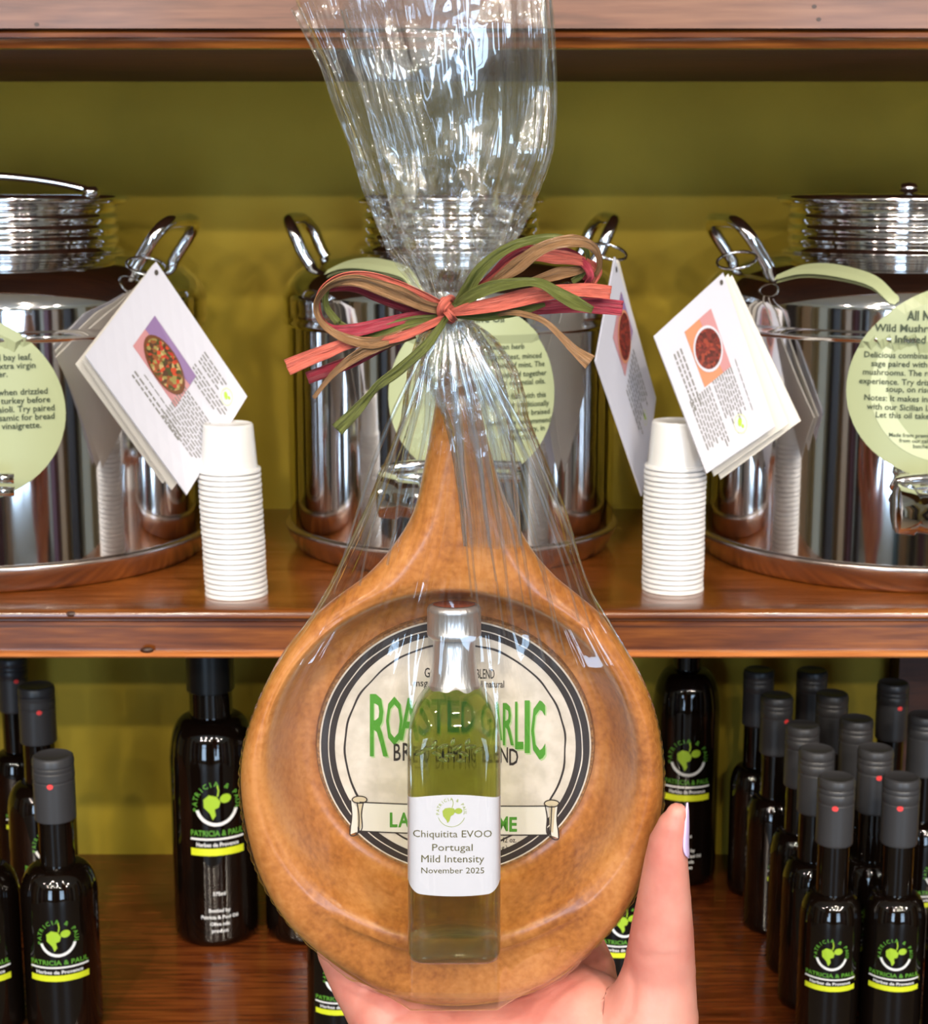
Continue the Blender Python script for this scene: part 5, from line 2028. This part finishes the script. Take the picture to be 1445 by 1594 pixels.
strand('loop', 'gold', [(830, 290, 14), (900, 240, 19), (970, 190, 24), (1050, 130, 27), (1120, 100, 28), (1190, 90, 27), (1250, 100, 24), (1290, 135, 20), (1300, 190, 17), (1278, 235, 16)],
       [7, 17, 24, 19, 17, 19, 14, 11, 9, 7], 0.02, (0.1, 0.0, 0.3, 0.8))
strand('loop', 'gold', [(990, 262, 16), (1060, 244, 18), (1130, 222, 19), (1190, 212, 18), (1250, 200, 16)], [8, 15, 19, 15, 9], 0.017, (0.2, 0.0))
strand('loop', 'rasp', [(1215, 165, 17), (1250, 195, 20), (1265, 235, 20), (1245, 262, 18)], [12, 13, 10, 7], 0.018, (0.3, 0.7))
# right tails
strand('tail', 'rasp', [(715, 385, 10), (850, 385, 12), (960, 372, 14), (1080, 358, 15), (1200, 350, 15), (1300, 352, 15), (1392, 362, 15)], [10, 14, 17, 20, 22, 24, 23], 0.012, (0, 0.1, 0))
strand('tail', 'coral', [(710, 378, 14), (780, 362, 19), (880, 345, 22), (980, 320, 23), (1080, 300, 23), (1180, 288, 22), (1260, 288, 20), (1345, 298, 19)], [12, 19, 22, 25, 22, 18, 21, 20], 0.018, (0, 0.1, 0.2, 0))
strand('tail', 'moss', [(720, 388, 12), (820, 395, 16), (920, 385, 19), (1000, 368, 20), (1080, 345, 21)], [9, 13, 12, 13, 6], 0.016, (0, 0.1))
strand('tail', 'gold', [(715, 390, 11), (830, 398, 14), (930, 378, 21), (1010, 388, 25), (1080, 415, 27), (1140, 470, 28), (1200, 530, 29), (1262, 578, 30)], [7, 8, 8, 9, 9, 10, 14, 24], 0.02, (0, 0.3, 0.2, 0.1))
strand('tail', 'moss', [(715, 355, 15), (780, 312, 20), (860, 278, 24), (940, 262, 26), (1020, 255, 27), (1075, 266, 28), (1130, 300, 28), (1200, 338, 27), (1272, 368, 26)], [9, 19, 19, 16, 13, 15, 19, 21, 10], 0.022, (0, 0.1, 0.5, 0.1))
# knot
kn = empty('knot', (0, 0, 0))
COL.objects.unlink(kn); bpy.data.objects.remove(kn)
km = MB()
kc = L(697, 483, 0.0105)
vs = []
NK, MK = 36, 18
for i in range(MK + 1):
    ph = PI * i / MK
    for k in range(NK):
        a = 2 * PI * k / NK
        x = 12.5 * PXM * math.sin(ph) * math.cos(a) * (1 + 0.06 * math.sin(ph * 9))
        y = 19.5 * PXM * -math.cos(ph) * (1 + 0.04 * math.sin(3 * a))
        z = 11 * PXM * math.sin(ph) * math.sin(a) * (1 + 0.08 * math.sin(ph * 9 + math.cos(a) * 2))
        ca, sa = math.cos(0.35), math.sin(0.35)
        vs.append(W3(kc[0] + x * ca - y * sa, kc[1] + x * sa + y * ca, kc[2] + z))
uv = [(k / NK * 6, i / MK * 3) for i in range(MK + 1) for k in range(NK)]
mesh_obj('knot', vs, [(i * NK + k, i * NK + (k + 1) % NK, (i + 1) * NK + (k + 1) % NK, (i + 1) * NK + k) for i in range(MK) for k in range(NK)], M['coral'], bow, uvs=uv)
strand('knot_wrap', 'coral', [(672, 405, 12), (662, 375, 16), (672, 345, 17), (700, 322, 15), (718, 335, 12)], [10, 13, 14, 12, 8], 0.015, (0.2, -0.1))
strand('knot_wrap', 'coral', [(668, 360, 14), (690, 378, 17), (706, 398, 17), (722, 412, 13)], [8, 11, 11, 8], 0.015, (0, 0))


# ================================================================== HAND
def skin_mat():
    m = principled('skin', (0.83, 0.52, 0.43), 0.45, Subsurface_Weight=0.2, Subsurface_Scale=0.006)
    m.node_tree.nodes['Principled BSDF'].inputs['Subsurface Radius'].default_value = (0.3, 0.1, 0.06)
    n, l, b = nodes(m)
    t1 = tex_noise(m, 26, 5)
    r = ramp(m, t1.outputs['Fac'], [(0.36, (0.45, 0.135, 0.11)), (0.5, (0.56, 0.22, 0.18)), (0.64, (0.62, 0.285, 0.235))])
    l.new(r.outputs['Color'], b.inputs['Base Color'])
    t2 = tex_noise(m, 700, 4, (1, 1, 0.6))
    bump(m, t2.outputs['Fac'], 0.18, 0.0003)
    return m


M['skin'] = skin_mat()
M['nail'] = principled('lilac nail', (0.62, 0.50, 0.85), 0.12, Coat_Weight=0.6)

# capsules: chains of (px, py, depth, radius px)
chains = [
    # thumb
    [(1054, 1266, 0.592, 16.5), (1047, 1286, 0.594, 24), (1040, 1312, 0.597, 30), (1037, 1345, 0.600, 34.5), (1034, 1400, 0.606, 42), (1031, 1450, 0.612, 49), (1027, 1510, 0.620, 56), (1018, 1580, 0.624, 68), (988, 1690, 0.628, 88)],
    # thenar and palm
    [(985, 1690, 0.628, 92), (905, 1600, 0.640, 80), (870, 1560, 0.650, 62)],
    [(985, 1690, 0.628, 92), (870, 1800, 0.632, 110), (840, 1960, 0.630, 118), (830, 2160, 0.625, 125)],
    [(905, 1600, 0.640, 80), (800, 1650, 0.642, 82), (700, 1660, 0.642, 80), (650, 1640, 0.642, 72)],
    [(800, 1650, 0.642, 82), (870, 1800, 0.632, 110)],
    [(650, 1640, 0.642, 72), (760, 1800, 0.636, 100), (800, 1960, 0.632, 105)],
    # index
    [(905, 1600, 0.650, 62), (912, 1510, 0.664, 45), (890, 1440, 0.678, 38), (850, 1340, 0.688, 35), (815, 1250, 0.690, 32), (795, 1190, 0.690, 27)],
    # middle
    [(800, 1620, 0.652, 60), (770, 1520, 0.676, 42), (740, 1400, 0.692, 37), (715, 1290, 0.698, 34), (700, 1210, 0.698, 27)],
    # ring
    [(700, 1620, 0.652, 56), (650, 1520, 0.674, 42), (620, 1410, 0.690, 36), (600, 1310, 0.696, 33), (590, 1240, 0.696, 26)],
    # little finger: shows at the lower left of the dish
    [(650, 1650, 0.642, 70), (598, 1580, 0.644, 52), (560, 1530, 0.652, 44), (532, 1480, 0.662, 38), (522, 1420, 0.672, 34), (520, 1360, 0.676, 30), (522, 1320, 0.676, 24)],
]
caps = []
for ci, ch in enumerate(chains):
    for a, b in zip(ch[:-1], ch[1:]):
        caps.append((Fd(a[0], a[1], a[2]), Fd(b[0], b[1], b[2]), a[3] * a[2] / FPX, b[3] * b[2] / FPX, ci))


def sdf(Pn, k=0.005):
    ds = []
    for (a, b, ra, rb, ci) in caps:
        ab = b - a
        t_ = np.clip(((Pn - a) @ ab) / (ab @ ab), 0, 1)
        q = a + t_[:, None] * ab
        ds.append(np.linalg.norm(Pn - q, axis=1) - (ra + (rb - ra) * t_))
    ds = np.array(ds)
    cid = np.array([c_[4] for c_ in caps])
    ds = np.array([ds[cid == c_].min(0) for c_ in range(len(chains))])
    # smooth minimum, but neighbouring fingers stay apart
    m_ = ds.min(0)
    return m_ - k * np.log(np.exp(-(ds - m_) / k).sum(0)) * 0.55


# starting surface: capsules united by voxel remesh
hm = MB()
for (a, b, ra, rb, ci) in caps:
    ax = (b - a) / np.linalg.norm(b - a)
    pts, rd = [], []
    for k in range(6):
        q = math.sin(-PI / 2 + PI / 2 * k / 5)
        pts.append(a + ax * ra * q); rd.append(max(ra * math.sqrt(max(0, 1 - q * q)), 1e-5))
    for k in range(1, 6):
        q = math.sin(PI / 2 * k / 5)
        pts.append(b + ax * rb * q); rd.append(max(rb * math.sqrt(max(0, 1 - q * q)), 1e-5))
    hm.tube(pts, rd, 20)
tmp = hm.build('hand_tmp', M['skin'])
md = tmp.modifiers.new('r', 'REMESH')
md.mode = 'VOXEL'
md.voxel_size = 0.0019
dg = bpy.context.evaluated_depsgraph_get()
me = bpy.data.meshes.new_from_object(tmp.evaluated_get(dg))
hv = np.array([tuple(v.co) for v in me.vertices])
hf = [tuple(p.vertices) for p in me.polygons]
bpy.data.objects.remove(tmp)
for _ in range(10):
    d = sdf(hv)
    g = np.stack([sdf(hv + np.eye(3)[i] * 1e-4) - d for i in range(3)], 1) / 1e-4
    gn = np.linalg.norm(g, axis=1, keepdims=True) + 1e-9
    hv = hv - g / gn * np.clip(d[:, None] / np.maximum(gn, 0.3), -0.002, 0.002)
# creases of the skin: (polyline px, depth of dent m, half width m)
creases = [([(573, 1545), (600, 1528), (640, 1517)], 0.0011, 0.0012),
           ([(600, 1594), (630, 1578), (668, 1568)], 0.0007, 0.0014),
           ([(978, 1490), (950, 1507), (905, 1520), (860, 1550)], 0.0010, 0.0014),
           ([(975, 1500), (985, 1530), (980, 1575), (960, 1600)], 0.0009, 0.0016),
           ([(1005, 1352), (1030, 1357), (1060, 1352)], 0.0005, 0.0010),
           ([(1002, 1362), (1030, 1368), (1068, 1362)], 0.0004, 0.0009),
           ([(985, 1478), (1015, 1490), (1060, 1486)], 0.0004, 0.0012),
           ([(930, 1455), (945, 1470), (968, 1482)], 0.0005, 0.0010)]
d_ = (hv - CAM)
zz = d_ @ AX_F
hx = 722.5 + FPX * (d_ @ AX_R) / zz
hy = 797 - FPX * (d_ @ AX_U) / zz
near = ((hv - CAM) / np.linalg.norm(hv - CAM, axis=1, keepdims=True))
nrm_ = np.stack([sdf(hv + np.eye(3)[i] * 1e-4) - sdf(hv) for i in range(3)], 1)
nrm_ /= np.linalg.norm(nrm_, axis=1, keepdims=True) + 1e-12
facing = np.clip(-(nrm_ * near).sum(1), 0, 1)
disp = np.zeros(len(hv))
for pl, dep, wd in creases:
    sp = np.array(spline(pl, 10))
    dd = np.sqrt(((hx[:, None] - sp[None, :, 0]) ** 2 + (hy[:, None] - sp[None, :, 1]) ** 2).min(1)) * 0.00024
    disp += dep * np.exp(-(dd / wd) ** 2)
hv = hv - nrm_ * (disp * facing)[:, None]
hand_root = empty('hand', Fd(840, 1960, 0.63))
tag(hand_root, 'right hand of a person, palm up, thumb and fingers gripping the dish from below', 'person')
hand_root.name = 'person'
ho = mesh_obj('hand_skin', hv, hf, M['skin'], hand_root)
# thumb nail, on the outer side of the thumb tip
ns = []
NX, NY = 10, 14
ntip = Fd(1066, 1249, 0.592)
vs, fs = [], []
for j in range(NY + 1):
    q = j / NY
    py = 1249 + 84 * q
    cxp = np.interp(py, [1249, 1262, 1286, 1312, 1333], [1060, 1055, 1047, 1041, 1039])
    rp = np.interp(py, [1249, 1262, 1286, 1312, 1333], [10, 16.5, 25, 30.5, 33.5])
    dp = np.interp(py, [1249, 1333], [0.592, 0.598])
    for i in range(NX + 1):
        s = (i / NX - 0.5) * 2
        a = math.radians(-12) - s * math.radians(38) * math.sqrt(max(0.12, 1 - (2 * q - 1) ** 6)) * -1
        c0 = Fd(cxp, py, dp)
        rr = (rp + 0.3) * dp / FPX
        # angle 0 = to the right in the picture, positive = away from the viewer
        vs.append(c0 + AX_R * rr * math.cos(a) + AX_F * rr * math.sin(a))
for j in range(NY):
    for i in range(NX):
        a = j * (NX + 1) + i
        fs.append((a, a + 1, a + NX + 2, a + NX + 1))
nail = mesh_obj('thumb_nail', vs, fs, M['nail'], hand_root)
nail['label'] = 'glossy lilac thumb nail'
sol = nail.modifiers.new('s', 'SOLIDIFY'); sol.thickness = 0.0006; sol.offset = 0
